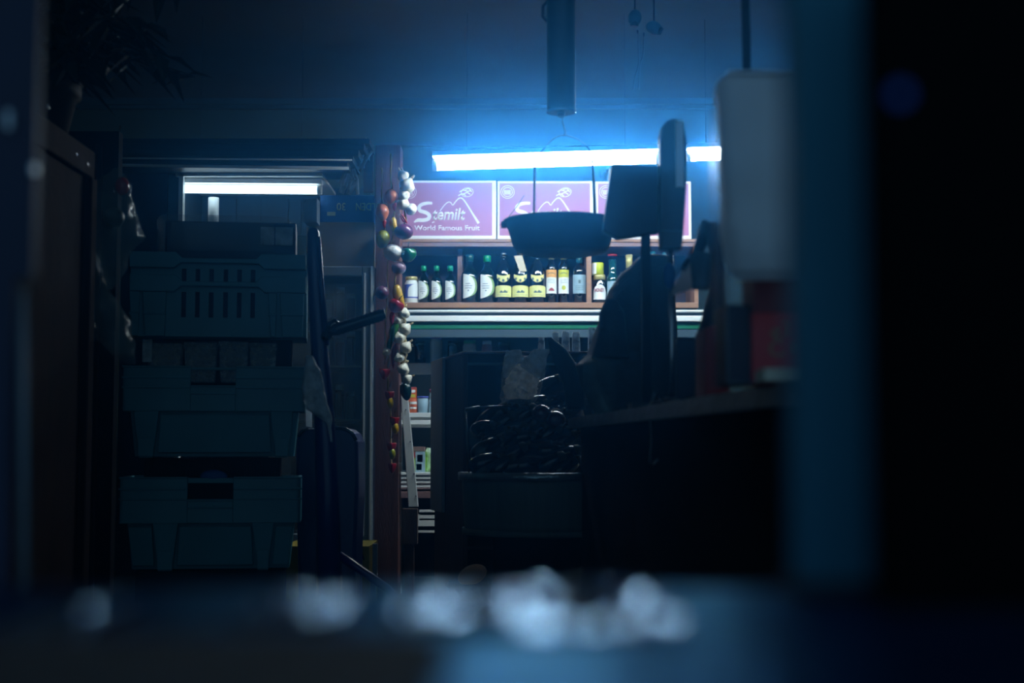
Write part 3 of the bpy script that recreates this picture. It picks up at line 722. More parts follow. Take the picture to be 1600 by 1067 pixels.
for a, c in (((630, 540), (645, 538)), ((630, 542), (643, 545)), ((632, 541), (646, 541))): b.tube([W(*a, HY), W(*c, HY - .01)], [.003, .0015], 6)
tag(b.build('garlic_rope', M['rope']), 'thick frayed raffia braid holding the lower garlic cluster', 'rope')

# ------------------------------------------------------------------ left: chiller canopy, open chiller, glass door fridge
AY = 6.2
root = thing('slatted_canopy', (X(380, AY), AY, Z(272, AY)), 'dark ribbed metal canopy above the left chiller lamp', 'canopy')
b = MB()
for i, (ya, yb) in enumerate(((215, 224), (224, 235), (235, 246), (246, 256), (256, 264))):
    d = -.016 * i
    zt, zb = Z(ya, AY), Z(yb, AY); A, C = W(187 - i * 1.5, ya, AY).x, W(577 - i * 8, ya, AY).x
    b.hexa([(A, AY + d, zb), (C, AY + d, zb), (C, AY + .25, zb), (A, AY + .25, zb), (A, AY + d + .02, zt), (C, AY + d + .02, zt), (C, AY + .25, zt), (A, AY + .25, zt)])
b.build('slats', M['bluegrey'], root)
b = MB(); P = [W(180, 258, AY - .08), W(545, 263, AY - .08)]; b.tube(P, .007, 8); b.tube([W(181, 247, AY - .07), W(550, 250, AY - .07)], .004, 8); b.build('edge_bar', M['white'], root)
b = MB(); b.tube([W(188, 197, AY - .02), W(180, 258, AY - .08)], .004, 8); b.build('end_rod', M['grey'], root)
CHY = 6.3
root = thing('open_chiller', (X(340, CHY), CHY, 0), 'dark blue open chiller behind the crates, lit by its own tube lamp', 'fridge')
b = MB(); b.pbox(186, 256, 266, 900, CHY, .5); b.build('side_panel', M['navyframe'], root)
b = MB(); b.pbox(256, 274, 266, 900, CHY + .02, .48); b.build('side_panel', M['bluegrey'], root)
b = MB(); b.pbox(274, 281, 262, 900, CHY - .01, .04); b.build('front_post', M['white'], root)
b = MB(); b.pbox(274, 503, 270, 275, CHY - .01, .5); b.build('top_panel', M['white'], root)
b = MB(); b.box(X(274, CHY), X(405, CHY), CHY + .5, CHY + .52, 0, Z(262, CHY)); b.box(X(405, CHY), X(560, CHY), CHY + .5, CHY + .52, Z(342, CHY), Z(262, CHY))
for px in (330, 372, 418, 440, 470): b.box(X(px, CHY), X(px, CHY) + .006, CHY + .49, CHY + .5, 0.5 if px < 400 else Z(342, CHY), Z(280, CHY))
b.build('back_panel', M['navyframe2'], root)
b = MB(); b.pbox(274, 405, 355, 362, CHY, .5); sh_ = b.build('shelf', M['bluegrey'], root)
tz = Z(355, CHY)
b = MB(); c = Vector((W(333.5, 330, CHY + .1).x, CHY + .1, tz)); r = 8.5 * CHY / FPX; b.lathe([(r, 0), (r, Z(309, CHY + .1) - tz), (r * .4, Z(309, CHY + .1) - tz), (r * .4, Z(309, CHY + .1) - tz - .02)], c)  # white cylinder put in where the tube lamp's reflection shows
tag(b.build('reflection_cylinder', M['white']), 'upright white cylinder standing in for a reflection of the left tube lamp', 'reflection')
b = MB(); b.pprism([(475, 347), (475, 318), (480, 311), (495, 309), (495, 347)], CHY + .02, .1)
tag(b.build('grey_packet', M['grey']), 'pale grey packet at the right end under the left tube lamp', 'packet')

FY = 6.4
root = thing('glass_door_fridge', (X(500, FY), FY, 0), 'dark drinks fridge with a pale framed glass door beside the wooden post', 'fridge')
fx0, fx1 = W(420, 630, FY).x, W(583, 630, FY).x; zt, zb = Z(416, FY), Z(848, FY)
b = MB(); b.box(fx0, fx0 + .02, FY + .03, FY + .55, .02, zt); b.box(fx1 - .02, fx1, FY + .03, FY + .55, .02, zt); b.box(fx0, fx1, FY + .53, FY + .55, .02, zt)
b.box(fx0, fx1, FY + .03, FY + .55, zt - .02, zt); b.box(fx0, fx1, FY + .03, FY + .55, .02, zb - .02); b.build('cabinet_body', M['navyframe'], root)
door = MB(); fw = .055
door.box(fx1 - fw, fx1, FY, FY + .03, zb, zt); door.box(fx0, fx0 + fw, FY, FY + .03, zb, zt); door.box(fx0 + fw, fx1 - fw, FY, FY + .03, zt - .045, zt); door.box(fx0 + fw, fx1 - fw, FY, FY + .03, zb, zb + .04)
d = door.build('door', M['grey'], root, .004)
b = MB(); b.box(fx1 - fw + .01, fx1 - fw + .018, FY - .004, FY, zb + .03, zt - .03); b.box(fx1 - .014, fx1 - .006, FY - .004, FY, zb, zt); b.build('frame_bead', M['white'], d)
b = MB(); b.box(fx0 + fw, fx1 - fw, FY + .01, FY + .016, zb + .04, zt - .045); b.build('glass_pane', M['clear'], d)
for k, yy in enumerate((500, 570, 655, 745)):
    b = MB(); b.box(fx0 + .02, fx1 - .02, FY + .06, FY + .5, Z(yy, FY) - .008, Z(yy, FY)); b.build('shelf', M['steel'], root)
fr_i = 0
fl = ['upper', 'second', 'third', 'lowest']
for k, yy in enumerate((500, 570, 655, 745)):
    for j, px in enumerate((515, 532, 549)):
        h_ = .16 if (j + k) % 2 else .13
        q = jar('drink_bottle', h_, .022, ['glassdark', 'glassblue', 'donion'][(j + k) % 3], ['capdark', 'lab_pale', 'steel'][(j * 2 + k) % 3], 'bottle')
        put(q, px, f"{['leftmost', 'middle', 'rightmost'][j]} dim bottle behind the fridge glass on the {fl[k]} shelf", 'bottles in the glass door fridge', y=FY + .12, z=Z(yy, FY) + .0005)
carton(476, 582, Z(346, FY) - zt, FY + .02, zt, .3, 'cardboard', 'cardboard_carton', 'plain grey brown carton on top of the glass door fridge')
z1 = Z(346, FY)
x0, x1 = W(500, 325, FY + .03).x, W(584, 325, FY + .03).x
t = thing('blue_carton', ((x0 + x1) / 2, FY + .15, z1), 'blue carton standing upside down on the plain grey brown carton', 'carton')
b = MB(); b.box(x0, x1, FY + .03, FY + .28, z1, Z(305, FY + .03)); b.build('carton_body', M['bluebox'], t, .003)
text('lettering', 'GOLDEN', (556, 606, 317, 329), FY + .028, M['paletext'], t, bold=.01, flip=True)
text('lettering', '30', (526, 540, 317, 329), FY + .028, M['paletext'], t, bold=.01, flip=True)
b = MB(); b.pbox(511, 524, 331, 337, FY + .0285, .001); b.build('print', M['paletext'], t)
# white strips tied in a bundle
b = MB()
for P in (((573, 216), (560, 238), (547, 258)), ((547, 261), (538, 282), (531, 301)), ((549, 262), (543, 283), (535, 303)), ((545, 261), (536, 276), (531, 287)), ((552, 262), (547, 285), (543, 303)), ((552, 262), (557, 280), (559, 304)), ((556, 284), (550, 296), (546, 304)), ((578, 222), (566, 242), (560, 260)), ((582, 236), (572, 248), (562, 268))):
    b.tube([W(x, y, 6.3) for x, y in P], [.006, .009, .007], 8, .5)
b.ell(W(549, 259, 6.3), (.016, .016, .012))
tag(b.build('plastic_strip_bundle', M['bagthick']), 'bundle of shiny white plastic strips hanging above the blue carton', 'plastic strips')

# ------------------------------------------------------------------ crate stack
KR = 4.7; pk = KR / FPX
before = set(COL.objects)
def crateB(px0, px1, y0, y1, ribs, hole, label, rz=0):
    xl, xr = W(px0, (y0 + y1) / 2, KR).x, W(px1, (y0 + y1) / 2, KR).x; zt, zb = Z(y0, KR), Z(y1, KR)
    cx = (xl + xr) / 2; h = zt - zb; zm = zb + h * .50
    t = thing('stacking_crate', (cx, KR + .2, zb), label, 'crate', 'grey blue plastic crates')
    D = .27; b = MB()
    hx0, hx1 = W(hole[0], y0, KR).x, W(hole[1], y0, KR).x; hz0, hz1 = Z(hole[3], KR), Z(hole[2], KR)
    b.box(xl, hx0, KR, KR + .012, zm, zt); b.box(hx1, xr, KR, KR + .012, zm, zt); b.box(hx0, hx1, KR + .004, KR + .012, zm, hz0); b.box(hx0, hx1, KR + .012, KR + .018, hz1, zt - .004)
    b.box(xl, xr, KR + D - .012, KR + D, zm, zt); b.box(xl, xl + .012, KR, KR + D, zm, zt); b.box(xr - .012, xr, KR, KR + D, zm, zt)
    for f in (.0, .24, .46): b.box(xl - .004, hx0 - .002, KR - .006, KR, zt - (zt - zm) * f - .006, zt - (zt - zm) * f); b.box(hx1 + .002, xr + .004, KR - .006, KR, zt - (zt - zm) * f - .006, zt - (zt - zm) * f)
    b.box(hx0, hx1, KR - .002, KR + .012, hz0 - .006, hz0); b.box(hx0, hx1, KR - .002, KR + .012, hz0 - .03, hz0 - .024)
    b.build('rim_band', M['crate'], t, .0015)
    b = MB(); i = .022; s = .015
    def wall(P): b.hexa(P)
    y_f, y_b = KR + .032, KR + D - .014
    b.hexa([(xl + i + s, y_f + s, zb), (xr - i - s, y_f + s, zb), (xr - i - s, y_f + s + .01, zb), (xl + i + s, y_f + s + .01, zb), (xl + i, y_f, zm + .004), (xr - i, y_f, zm + .004), (xr - i, y_f + .01, zm + .004), (xl + i, y_f + .01, zm + .004)])
    b.hexa([(xl + i + s, y_b - s - .01, zb), (xr - i - s, y_b - s - .01, zb), (xr - i - s, y_b - s, zb), (xl + i + s, y_b - s, zb), (xl + i, y_b - .01, zm + .004), (xr - i, y_b - .01, zm + .004), (xr - i, y_b, zm + .004), (xl + i, y_b, zm + .004)])
    for sx, ex in ((xl + i, 1), (xr - i, -1)):
        P = [(sx + ex * s, y_f + s, zb), (sx + ex * (s + .01), y_f + s, zb), (sx + ex * (s + .01), y_b - s, zb), (sx + ex * s, y_b - s, zb), (sx, y_f, zm), (sx + ex * .01, y_f, zm), (sx + ex * .01, y_b, zm), (sx, y_b, zm)]
        b.hexa(P)
    b.box(xl + i + s, xr - i - s, y_f + s, y_b - s, zb, zb + .008)
    b.build('lower_tub', M['crate'], t)
    for a0, a1 in ribs:
        r0, r1 = W(a0, y1, KR).x, W(a1, y1, KR).x
        b = MB(); b.hexa([(r0 + .006, KR + .012, zb - .004), (r1 - .006, KR + .012, zb - .004), (r1 - .006, KR + .045, zb - .004), (r0 + .006, KR + .045, zb - .004), (r0 - .012, KR, zm), (r1 + .012, KR, zm), (r1 + .012, KR + .034, zm), (r0 - .012, KR + .034, zm)])
        b.box(r0 + .004, r1 - .004, KR + .006, KR + .014, zb, zb + h * .2)
        b.build('rib', M['crate'], t, .002)
    e = [xl + i + .004] + [q for a0, a1 in ribs for q in (W(a0, y1, KR).x - .016, W(a1, y1, KR).x + .016)] + [xr - i - .004]
    for k in range(0, len(e), 2):
        if e[k + 1] - e[k] < .02: continue
        b = MB(); g0 = s if k == 0 else -.008; g1 = s if k == len(e) - 2 else -.008
        b.hexa([(e[k] + g0, KR + .024, zb + .012), (e[k + 1] - g1, KR + .024, zb + .012), (e[k + 1] - g1, y_f + s + .005, zb + .012), (e[k] + g0, y_f + s + .005, zb + .012), (e[k], KR + .012, zm - .012), (e[k + 1], KR + .012, zm - .012), (e[k + 1], y_f + .004, zm - .012), (e[k], y_f + .004, zm - .012)])
        b.build('raised_panel', M['crate'], t, .003)
    return t, xl, xr, zb, zt
t2 = crateB(195, 475, 572, 713, ((216, 243), (426, 450)), (299, 368, 578, 602), 'grey blue solid crate in the middle of the stack')
t3 = crateB(190, 468, 745, 890, ((245, 272), (398, 420)), (294, 364, 755, 780), 'grey blue solid crate at the bottom of the stack')
for tt, a in ((t2, 0.0), (t3, math.radians(-1.2))):
    pass
# vented crate on top
y0, y1 = 395, 526; xl, xr = W(206, 460, KR).x, W(478, 460, KR).x; zt, zb = Z(y0, KR), Z(y1, KR)
t1 = thing('vented_crate', ((xl + xr) / 2, KR + .2, zb), 'grey blue vented crate with twelve slots at the top of the stack', 'crate', 'grey blue plastic crates')
b = MB(); sl = [288, 309, 330, 352, 373, 394]
def zz(y): return Z(y, KR)
def xx_(p): return W(p, 460, KR).x
for ya, yb, slots in ((404, 420, 0), (420, 440, 1), (440, 456, 0), (456, 496, 1), (496, y1, 0)):
    if not slots: b.box(xl + .01, xr - .01, KR + .006, KR + .014, zz(yb), zz(ya))
    else:
        e = [xl + .01] + [v for s_ in sl for v in (xx_(s_ - 3.6), xx_(s_ + 3.6))] + [xr - .01]
        for k in range(0, len(e), 2): b.box(e[k], e[k + 1], KR + .006, KR + .014, zz(yb), zz(ya))
b.box(xl, xr, KR + .26, KR + .27, zb, zt); b.box(xl, xl + .01, KR + .014, KR + .27, zb, zt); b.box(xr - .01, xr, KR + .014, KR + .27, zb, zt); b.box(xl, xr, KR + .014, KR + .27, zb, zb + .008)
b.build('basket', M['crate'], t1)
for (a0, a1, a2, a3) in ((396, 420, 405, 412), (431, 457, 441, 448)):
    pl = [(207, a0), (277, a0), (287, a2), (400, a2), (408, a0 + 1), (477, a0 + 1), (477, a1), (412, a1), (403, a3), (285, a3), (274, a1), (207, a1)]
    b = MB(); b.prism([(W(x, y, KR).x, zz(y)) for x, y in pl], KR - .022, KR + .006); b.build('rim_band', M['crate'], t1, .002)
for a0, a1 in ((206, 222), (226, 262), (418, 432), (436, 474)):
    b = MB(); b.prism([(W(a0, 457, KR).x, zz(457)), (W(a1, 457, KR).x, zz(457)), (W(a1 - 3, y1, KR).x, zb), (W(a0 + 4, y1, KR).x, zb)], KR - .012, KR + .006)
    b.box(xx_(a0), xx_(a1), KR - .016, KR - .012, zz(493), zz(490)); b.build('rib', M['crate'], t1, .002)
# film wrapped tray in the vented crate
b = MB(); x0, x1 = W(258, 370, KR).x, W(461, 370, KR).x; b.box(x0, x1, KR + .04, KR + .23, Z(500, KR), Z(346, KR + .04))
t = thing('wrapped_tray', ((x0 + x1) / 2, KR + .19, Z(500, KR)), 'dark film wrapped tray standing up out of the vented crate', 'tray')
b.build('tray_body', M['navyframe'], t, .006)
b = MB()
for a0, a1 in ((408, 429), (431, 458)): b.pbox(a0, a1, 353, 381, KR + .03, .012)
b.build('packet', M['bagthick'], t)
b = MB(); b.loft([(343, 262, 459, .095), (350, 257, 463, .10), (398, 258, 462, .10)], KR + .135, nz=.004, ns=20, sq=.4); b.build('wrap', M['clear'], t)
# contents between crates
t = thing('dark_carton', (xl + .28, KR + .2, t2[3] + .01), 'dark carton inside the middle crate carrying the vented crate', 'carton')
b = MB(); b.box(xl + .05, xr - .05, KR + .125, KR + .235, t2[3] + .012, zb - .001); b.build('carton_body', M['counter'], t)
for k, (a0, a1, hy) in enumerate(((236, 287, 536), (292, 340, 534), (345, 388, 532), (392, 432, 534))):
    zb2 = t2[4] - .05
    x0, x1 = W(a0, 550, KR + .04).x, W(a1, 550, KR + .04).x
    t = thing('clear_punnet', ((x0 + x1) / 2, KR + .07, zb2), f"{['leftmost', 'second', 'third', 'rightmost'][k]} clear plastic punnet in the gap under the vented crate", 'punnet', 'clear punnets in the middle crate')
    b = MB(); b.hexa([(x0 + .006, KR + .035, zb2), (x1 - .006, KR + .035, zb2), (x1 - .006, KR + .11, zb2), (x0 + .006, KR + .11, zb2), (x0, KR + .03, Z(hy + 8, KR)), (x1, KR + .03, Z(hy + 8, KR)), (x1, KR + .115, Z(hy + 8, KR)), (x0, KR + .115, Z(hy + 8, KR))]); b.build('base', M['film'], t)
    b = MB(); b.box(x0 - .003, x1 + .003, KR + .028, KR + .118, Z(hy + 8, KR), Z(hy, KR)); b.build('lid', M['film'], t, .004)
b = MB(); b.pbox(226, 240, 531, 566, KR + .01, .02); tag(b.build('white_card', M['bagthick']), 'small pale card at the left end of the gap above the middle crate', 'card')
t = thing('brown_carton', ((t3[1] + t3[2]) / 2, KR + .2, t3[3] + .012), 'brown carton inside the bottom crate carrying the middle crate', 'carton')
b = MB(); b.box(t3[1] + .07, t3[2] - .07, KR + .05, KR + .22, t3[3] + .012, t2[3] - .006); b.build('carton_body', M['cabwood'], t)
b = MB(); b.ell(W(336, 744, KR + .03), (.045, .02, .022)); tag(b.build('blue_packet', M['bluebox']), 'blue packet showing in the middle of the bottom crate rim', 'packet')
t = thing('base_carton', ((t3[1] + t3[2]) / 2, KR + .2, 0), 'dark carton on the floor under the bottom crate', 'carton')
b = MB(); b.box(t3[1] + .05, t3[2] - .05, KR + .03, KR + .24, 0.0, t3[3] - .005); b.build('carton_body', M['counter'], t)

RA = math.radians(7.5); pv = Vector((W(333, 640, KR).x, KR, 0)); RM = Matrix.Rotation(RA, 4, 'Z')
for o in [o for o in COL.objects if o not in before and o.parent is None]:
    q = Vector(o.location) - pv; o.location = pv + RM @ q; o.rotation_euler.z += RA

# ------------------------------------------------------------------ hand truck, blue bin, yellow carton
TY = 4.35
root = thing('hand_truck', (X(512, TY), TY, 0), 'navy blue hand truck with tall curved post beside the crate stack', 'hand truck')
b = MB(); P = [(489, 366), (491, 362), (491, 420), (494, 480), (499, 540), (505, 620), (511, 760), (517, 1000)]
pts = [W(489, 362, TY)] + [W(x, y, TY) for x, y in P[2:]]
b.tube([W(489, 355.5, TY), W(489, 358, TY), W(489.5, 364, TY)] + [W(x, y, TY) for x, y in P[2:]], [.008, .014, .019, .022, .024, .026, .030, .036, .040], 16, .8); b.build('post', M['navy'], root)
b = MB(); b.tube([W(498, 370, TY - .012), W(502, 440, TY - .012), W(511, 540, TY - .012)], [.006, .008, .008], 10); b.build('edge_rail', M['navy'], root)
b = MB()
G0, G1 = W(513, 519, TY - .03), W(602, 490, TY - .03)
n = 26; pr = []; ptl = []
for i in range(n + 1):
    ptl.append(G0 + (G1 - G0) * (i / n)); pr.append((.0175 if i % 2 else .0195) if 2 < i < n - 1 else .015)
b.tube(ptl, pr, 14); b.build('grip', M['blackgloss'], root)
b = MB(); b.tube([W(512, 512, TY - .02), W(515, 505, TY - .02), W(524, 500, TY - .03), W(530, 508, TY - .03)], .006, 10); b.tube([W(505, 530, TY), W(514, 519, TY - .03)], .016, 12); b.build('grip_bracket', M['blackgloss'], root)
b = MB(); b.tube([W(527, 866, TY), W(560, 888, TY), W(606, 920, TY), W(640, 960, TY)], .013, 10); b.build('brace', M['navy'], root)
b = MB(); b.box(X(440, TY), X(600, TY), TY - .12, TY + .3, .0, .012); b.build('toe_plate', M['navy'], root)
b = MB(); b.tube([W(517, 985, TY), (X(519, TY), TY, .01)], .04, 14); b.build('foot', M['navy'], root)
# translucent wrap hanging on the post
b = MB(); b.loft([(556, 479, 490, .012), (580, 475, 500, .02), (600, 474, 506, .022), (625, 476, 511, .022), (640, 480, 516, .02), (660, 510, 519, .008), (690, 516, 520, .004)], TY - .045, nz=.010, ns=16, seed=2)
tag(b.build('plastic_wrap', M['bagthick']), 'crinkled pale plastic wrap draped on the hand truck post', 'plastic wrap')
b = MB(); b.pprism([(477, 628), (486, 630), (487, 668), (478, 666)], 4.95, .01); tag(b.build('white_strip', M['whitebag']), 'narrow white strip hanging behind the hand truck post', 'strip')
NY = 5.15
root = thing('blue_bin', (X(512, NY), NY, 0), 'navy blue round topped plastic bin behind the hand truck', 'bin')
pl = [(462, 690), (464, 680), (470, 672), (480, 669), (530, 667), (544, 670), (553, 677), (559, 690), (560, 760), (556, 850), (554, 1042), (468, 1042), (464, 850)]
b = MB(); b.pprism(pl, NY, .25); b.build('bin_body', M['bin'], root, .012)
b = MB(); b.tube([W(466, 682, NY - .005), W(472, 673, NY - .005), W(482, 670, NY - .005)], .006, 8); b.tube([W(524, 668, NY - .005), W(540, 670, NY - .005), W(550, 676, NY - .005), W(556, 688, NY - .005)], .007, 8); b.build('rim', M['blackgloss'], root)
text('lettering', 'S', (468, 481, 802, 827), NY - .003, M['binletter'], root, bold=.0)
text('lettering', 'S', (529, 545, 824, 846), NY - .003, M['binletter'], root, bold=.0)
YY = 5.5
root = thing('yellow_carton', (X(512, YY), YY + .2, 0), 'yellow carton with upside down black lettering low behind the hand truck', 'carton')
x0, x1 = W(441, 880, YY).x, W(577, 880, YY).x
b = MB(); b.box(x0, x1, YY, YY + .35, 0, Z(853, YY)); b.build('carton_body', M['yellowbox'], root, .003)
text('lettering', 'WASHINGTON', (466, 570, 860, 875), YY - .001, M['blackink'], root, bold=.02, flip=True)
b = MB(); b.pbox(582, 589, 850, 900, YY, .04); b.box(X(582, YY), X(589, YY), YY, YY + .04, 0, Z(899, YY)); tag(b.build('metal_strip', M['grey']), 'upright grey metal strip right of the yellow carton', 'metal strip')

# ------------------------------------------------------------------ far left: cabinet, plant, bags
root = thing('brown_cabinet', (-1.38, 3.0, 0), 'tall old brown wooden cabinet at the far left', 'cabinet')
b = MB(); b.box(-1.62, -1.16, 2.1, 3.85, 0, Z(240, 3.85)); b.build('cabinet_body', M['cabwood'], root, .008)
b = MB(); b.box(-1.16, -1.145, 2.1, 3.86, Z(240, 3.85) - .07, Z(240, 3.85) + .005); b.build('top_moulding', M['cabwood'], root, .004)
b = MB(); b.box(-1.165, -1.14, 3.82, 3.87, 0, Z(240, 3.85) - .07); b.build('corner_strip', M['cabwood'], root, .004)
hl = ['nearest the camera', 'second', 'third', 'fourth', 'farthest along the cabinet']
for k, (px, py) in enumerate(((75, 165), (118, 238), (136, 254), (147, 281), (178, 298))):
    Yh = (3.47, 3.70, 3.80, 4.899, 4.899)[k]; c = W(px, py, Yh)
    b = MB(); b.tube([c + Vector((0, 0, .012)), c, c + Vector((.004, -.006, -.008)), c + Vector((.002, -.012, 0))], .0028, 8)
    tag(b.build('metal_hook', M['chrome']), f'tiny shiny metal hook on the cabinet edge, {hl[k]}', 'hook', 'hooks at the cabinet edge')
ztop = Z(240, 3.85)
root = thing('potted_plant', (-1.265, 3.74, ztop + .0), 'dark bushy leafy plant in a pot on the brown cabinet', 'plant')
pc = Vector((-1.265, 3.74, ztop))
b = MB(); b.lathe([(.07, 0), (.10, .13), (.11, .13), (.11, .16), (.09, .16), (.08, .12)], pc); b.build('pot', M['pot'], root)
b = MB(); b2 = MB()
for i in range(60):
    a = random.uniform(0, 2 * PI); L = random.uniform(.18, .42); base = pc + Vector((0, 0, .12))
    tip = base + Vector((math.cos(a) * L * .7 + .16, math.sin(a) * L * .6, random.uniform(.05, .75))); mid = (base + tip) / 2 + Vector((0, 0, .1))
    P = [base, (base + mid) / 2 + Vector((0, 0, .03)), mid, tip]; b2.tube(P, [.004, .003, .003, .002], 6)
    for k in range(11):
        q = mid.lerp(tip, k / 10) if k > 2 else base.lerp(mid, .6 + k * .1)
        aa = random.uniform(0, 2 * PI); ln = random.uniform(.07, .14); wd = ln * .2
        d = Vector((math.cos(aa), math.sin(aa) * .7, random.uniform(-.7, .2))).normalized(); s = d.cross(Vector((0, 0, 1))).normalized(); u = s.cross(d)
        droop = Vector((0, 0, -.25 * ln))
        v = [q, q + d * ln * .35 + s * wd + u * .004, q + d * ln + droop, q + d * ln * .35 - s * wd + u * .004]
        m_ = q + d * ln * .4 - u * .006
        b.face([v[0], v[1], m_], True); b.face([v[1], v[2], m_], True); b.face([v[2], v[3], m_], True); b.face([v[3], v[0], m_], True)
b2.build('stem', M['leaf'], root); b.build('foliage', M['leaf'], root)
b = MB(); b.box(-2.2, W(180, 500, 4.9).x, 4.9, 4.95, 0, Z(205, 4.9)); t = thing('dark_backdrop', (-1.8, 5.1, 0), 'blackish panel added to darken the gap behind the brown cabinet and the hanging bags', 'panel'); b.build('backdrop_panel', M['darkpanel'], t)  # thin panel added to keep this gap black
b = MB(); b.box(W(140, 700, 4.9).x, W(143, 700, 4.9).x, 4.885, 4.9, .1, Z(225, 4.9)); b.box(W(150, 700, 4.9).x, W(152, 700, 4.9).x, 4.885, 4.9, .1, Z(225, 4.9)); b.build('upright_strip', M['cabwood'], t)
# hanging clear bags
GY = 4.0
root = thing('clear_fruit_bag', W(185, 400, GY), 'clear plastic bag with red fruit hanging beside the brown cabinet', 'bag')
b = MB(); b.loft([(262, 176, 186, .01), (285, 150, 200, .05), (310, 138, 205, .07), (340, 136, 216, .08), (370, 140, 226, .08), (395, 146, 205, .07), (430, 160, 190, .04), (452, 168, 178, .01)], GY, nz=.018, ns=11, seed=4); b.build('bag_film', M['bag'], root)
tag(MB().ell(W(191, 291, GY), (.020, .02, .026)).build('red_apple', M['apple']), 'small red fruit near the top of the hanging clear bag', 'fruit')
tag(MB().ell(W(178, 340, GY), (.03, .03, .03)).build('green_fruit', M['leaf']), 'dark green fruit low inside the hanging clear bag', 'fruit')
root = thing('clear_produce_bag', W(170, 560, GY), 'long pointed clear plastic bag hanging below the red fruit bag', 'bag')
b = MB(); b.loft([(338, 142, 148, .01), (368, 130, 138, .012), (400, 131, 150, .03), (450, 134, 168, .05), (500, 140, 204, .06), (530, 152, 212, .06), (555, 175, 213, .04), (568, 195, 214, .01)], GY + .02, nz=.014, ns=12, seed=8); b.build('bag_film', M['bag'], root)
# door frame at the left, close to the camera
root = thing('door_frame', (-.46, 1.2, 0), 'blurred dark navy frame with a thin metal rod at the far left edge', 'frame')
b = MB(); b.box(X(-190, 1.2), X(48, 1.2), 1.2, 1.212, Z(432, 1.2), Z(-160, 1.2)); b.build('upper_panel', M['navyframe'], root)
b = MB(); b.box(X(-190, 1.2), X(20, 1.2), 1.2, 1.212, 0.0, Z(432, 1.2)); b.build('lower_panel', M['navyframe'], root)
b = MB(); b.tube([W(34, 432, 1.22), W(37, 955, 1.22)], .0036, 12); b.build('rod', M['grey'], root)
b = MB(); b.box(X(47, 1.2), X(53, 1.2), 1.192, 1.2, Z(272, 1.2), Z(260, 1.2)); b.box(X(5, 1.2), X(10, 1.2), 1.192, 1.2, Z(203, 1.2), Z(176, 1.2)); b.build('bolt_highlight', M['white'], root)  # white blocks paint in the highlights on the frame bolts

# ------------------------------------------------------------------ hanging scale
SYY = 4.0
root = thing('hanging_scale', (X(877, SYY), SYY, Z(178, SYY)), 'tall dark hanging scale body hooked above a round pan', 'scale')
b = MB()
c = W(877, 176, SYY); r_ = .041
b.lathe([(r_ * .96, 0), (r_, .004), (r_, .8), (r_, CEIL - c.z - .12)], c, 28); b.build('scale_body', M['black'], root)
b = MB(); b.lathe([(r_ * 1.02, 0), (r_ * 1.04, .002), (r_ * 1.02, .005)], c, 28, cap=False); b.build('bottom_rim', M['chrome'], root)
b = MB(); b.tube([c + Vector((0, 0, CEIL - c.z - .13)), Vector((c.x, c.y, CEIL - .005))], .008, 10); b.build('hanger', M['steel'], root)
b = MB(); k = W(850, 18, SYY); b.tube([k + Vector((.01, 0, .03)), k + Vector((-.003, 0, .015)), k + Vector((-.003, 0, -.015)), k + Vector((.01, 0, -.03))], .005, 8); b.build('side_knob', M['black'], root)
b = MB(); b.lathe([(.010, -.012), (.012, 0)], c, 14); b.tube([W(879, 178, SYY), W(879, 190, SYY), W(882, 200, SYY), W(884, 208, SYY), W(881, 212, SYY)], .0022, 8); b.build('hook', M['steel'], root)
root = thing('scale_pan', W(877, 396, SYY), 'round dark scale pan hanging on a wire hoop in front of the cartons', 'pan')
pc = W(877, 396, SYY); R0 = 91 * SYY / FPX; hp = Z(347, SYY) - Z(396, SYY)
b = MB()
prof = [(.001, 0), (R0 * .60, -.002), (R0 * .78, .006), (R0 * .84, hp * .25), (R0 * .92, hp * .75), (R0 * .97, hp * .93), (R0 * 1.02, hp), (R0 * 1.0, hp + .004), (R0 * .95, hp * .95), (R0 * .9, hp * .75), (R0 * .8, hp * .2), (R0 * .6, .004), (.001, .002)]
b.lathe(prof, pc, 56, cap=False); b.build('pan', M['black'], root)
b = MB(); b.box(pc.x - R0 * 1.04, pc.x - R0 * .95, SYY - .012, SYY + .012, pc.z + hp * .82, pc.z + hp); b.build('lug', M['black'], root)
b = MB()
HP = catmull([(836, 248, 0), (850, 232, 0), (862, 219, 0), (875, 212, 0), (888, 212, 0), (905, 219, 0), (918, 230, 0), (925, 243, 0)], 4)
b.tube([W(x, y, SYY) for x, y, _ in HP], .0017, 8)
b.tube([W(836, 248, SYY), W(834, 345, SYY - .08)], .0034, 8); b.tube([W(925, 243, SYY), W(931, 345, SYY - .08)], .0034, 8)
b.build('wire_hoop', M['steel'], root)
cord('thin_wire', [(819, 305), (808, 322), (792, 342), (781, 352)], .0012, 'thin loose wire hanging in front of the middle mauve carton', 'bluegrey', 'wire', Y=4.3, wob=0)

# ceiling spots and pole
def YC(py): return (CEIL - .012 - CAM_Z) / (Z(py, 1.0) - CAM_Z)
def spot(px, py, rr, ang, label):
    p = W(px, py, 6.05); root = thing('spotlight', p, label, 'spotlight', 'small dark ceiling spotlights')
    Rm = Matrix.Rotation(ang, 3, 'Y')
    b = MB(); b.ell(p, (rr, rr * .9, rr * 1.25), Rm, 18, 10); b.build('lamp_head', M['black'], root)
    b = MB(); q = p + Rm @ Vector((0, 0, -rr * 1.3)); b.tube([p + Rm @ Vector((0, 0, -rr * .7)), q], [rr * .75, rr * .55], 14); b.build('collar', M['black'], root)
    b = MB(); b.tube([p, Vector((p.x, p.y, CEIL))], .004, 8); b.build('stem', M['black'], root)
spot(992, 28, .030, .1, 'left dark spotlight head of the pair under the ceiling')
spot(1022, 44, .030, -1.1, 'right dark spotlight head of the pair under the ceiling')
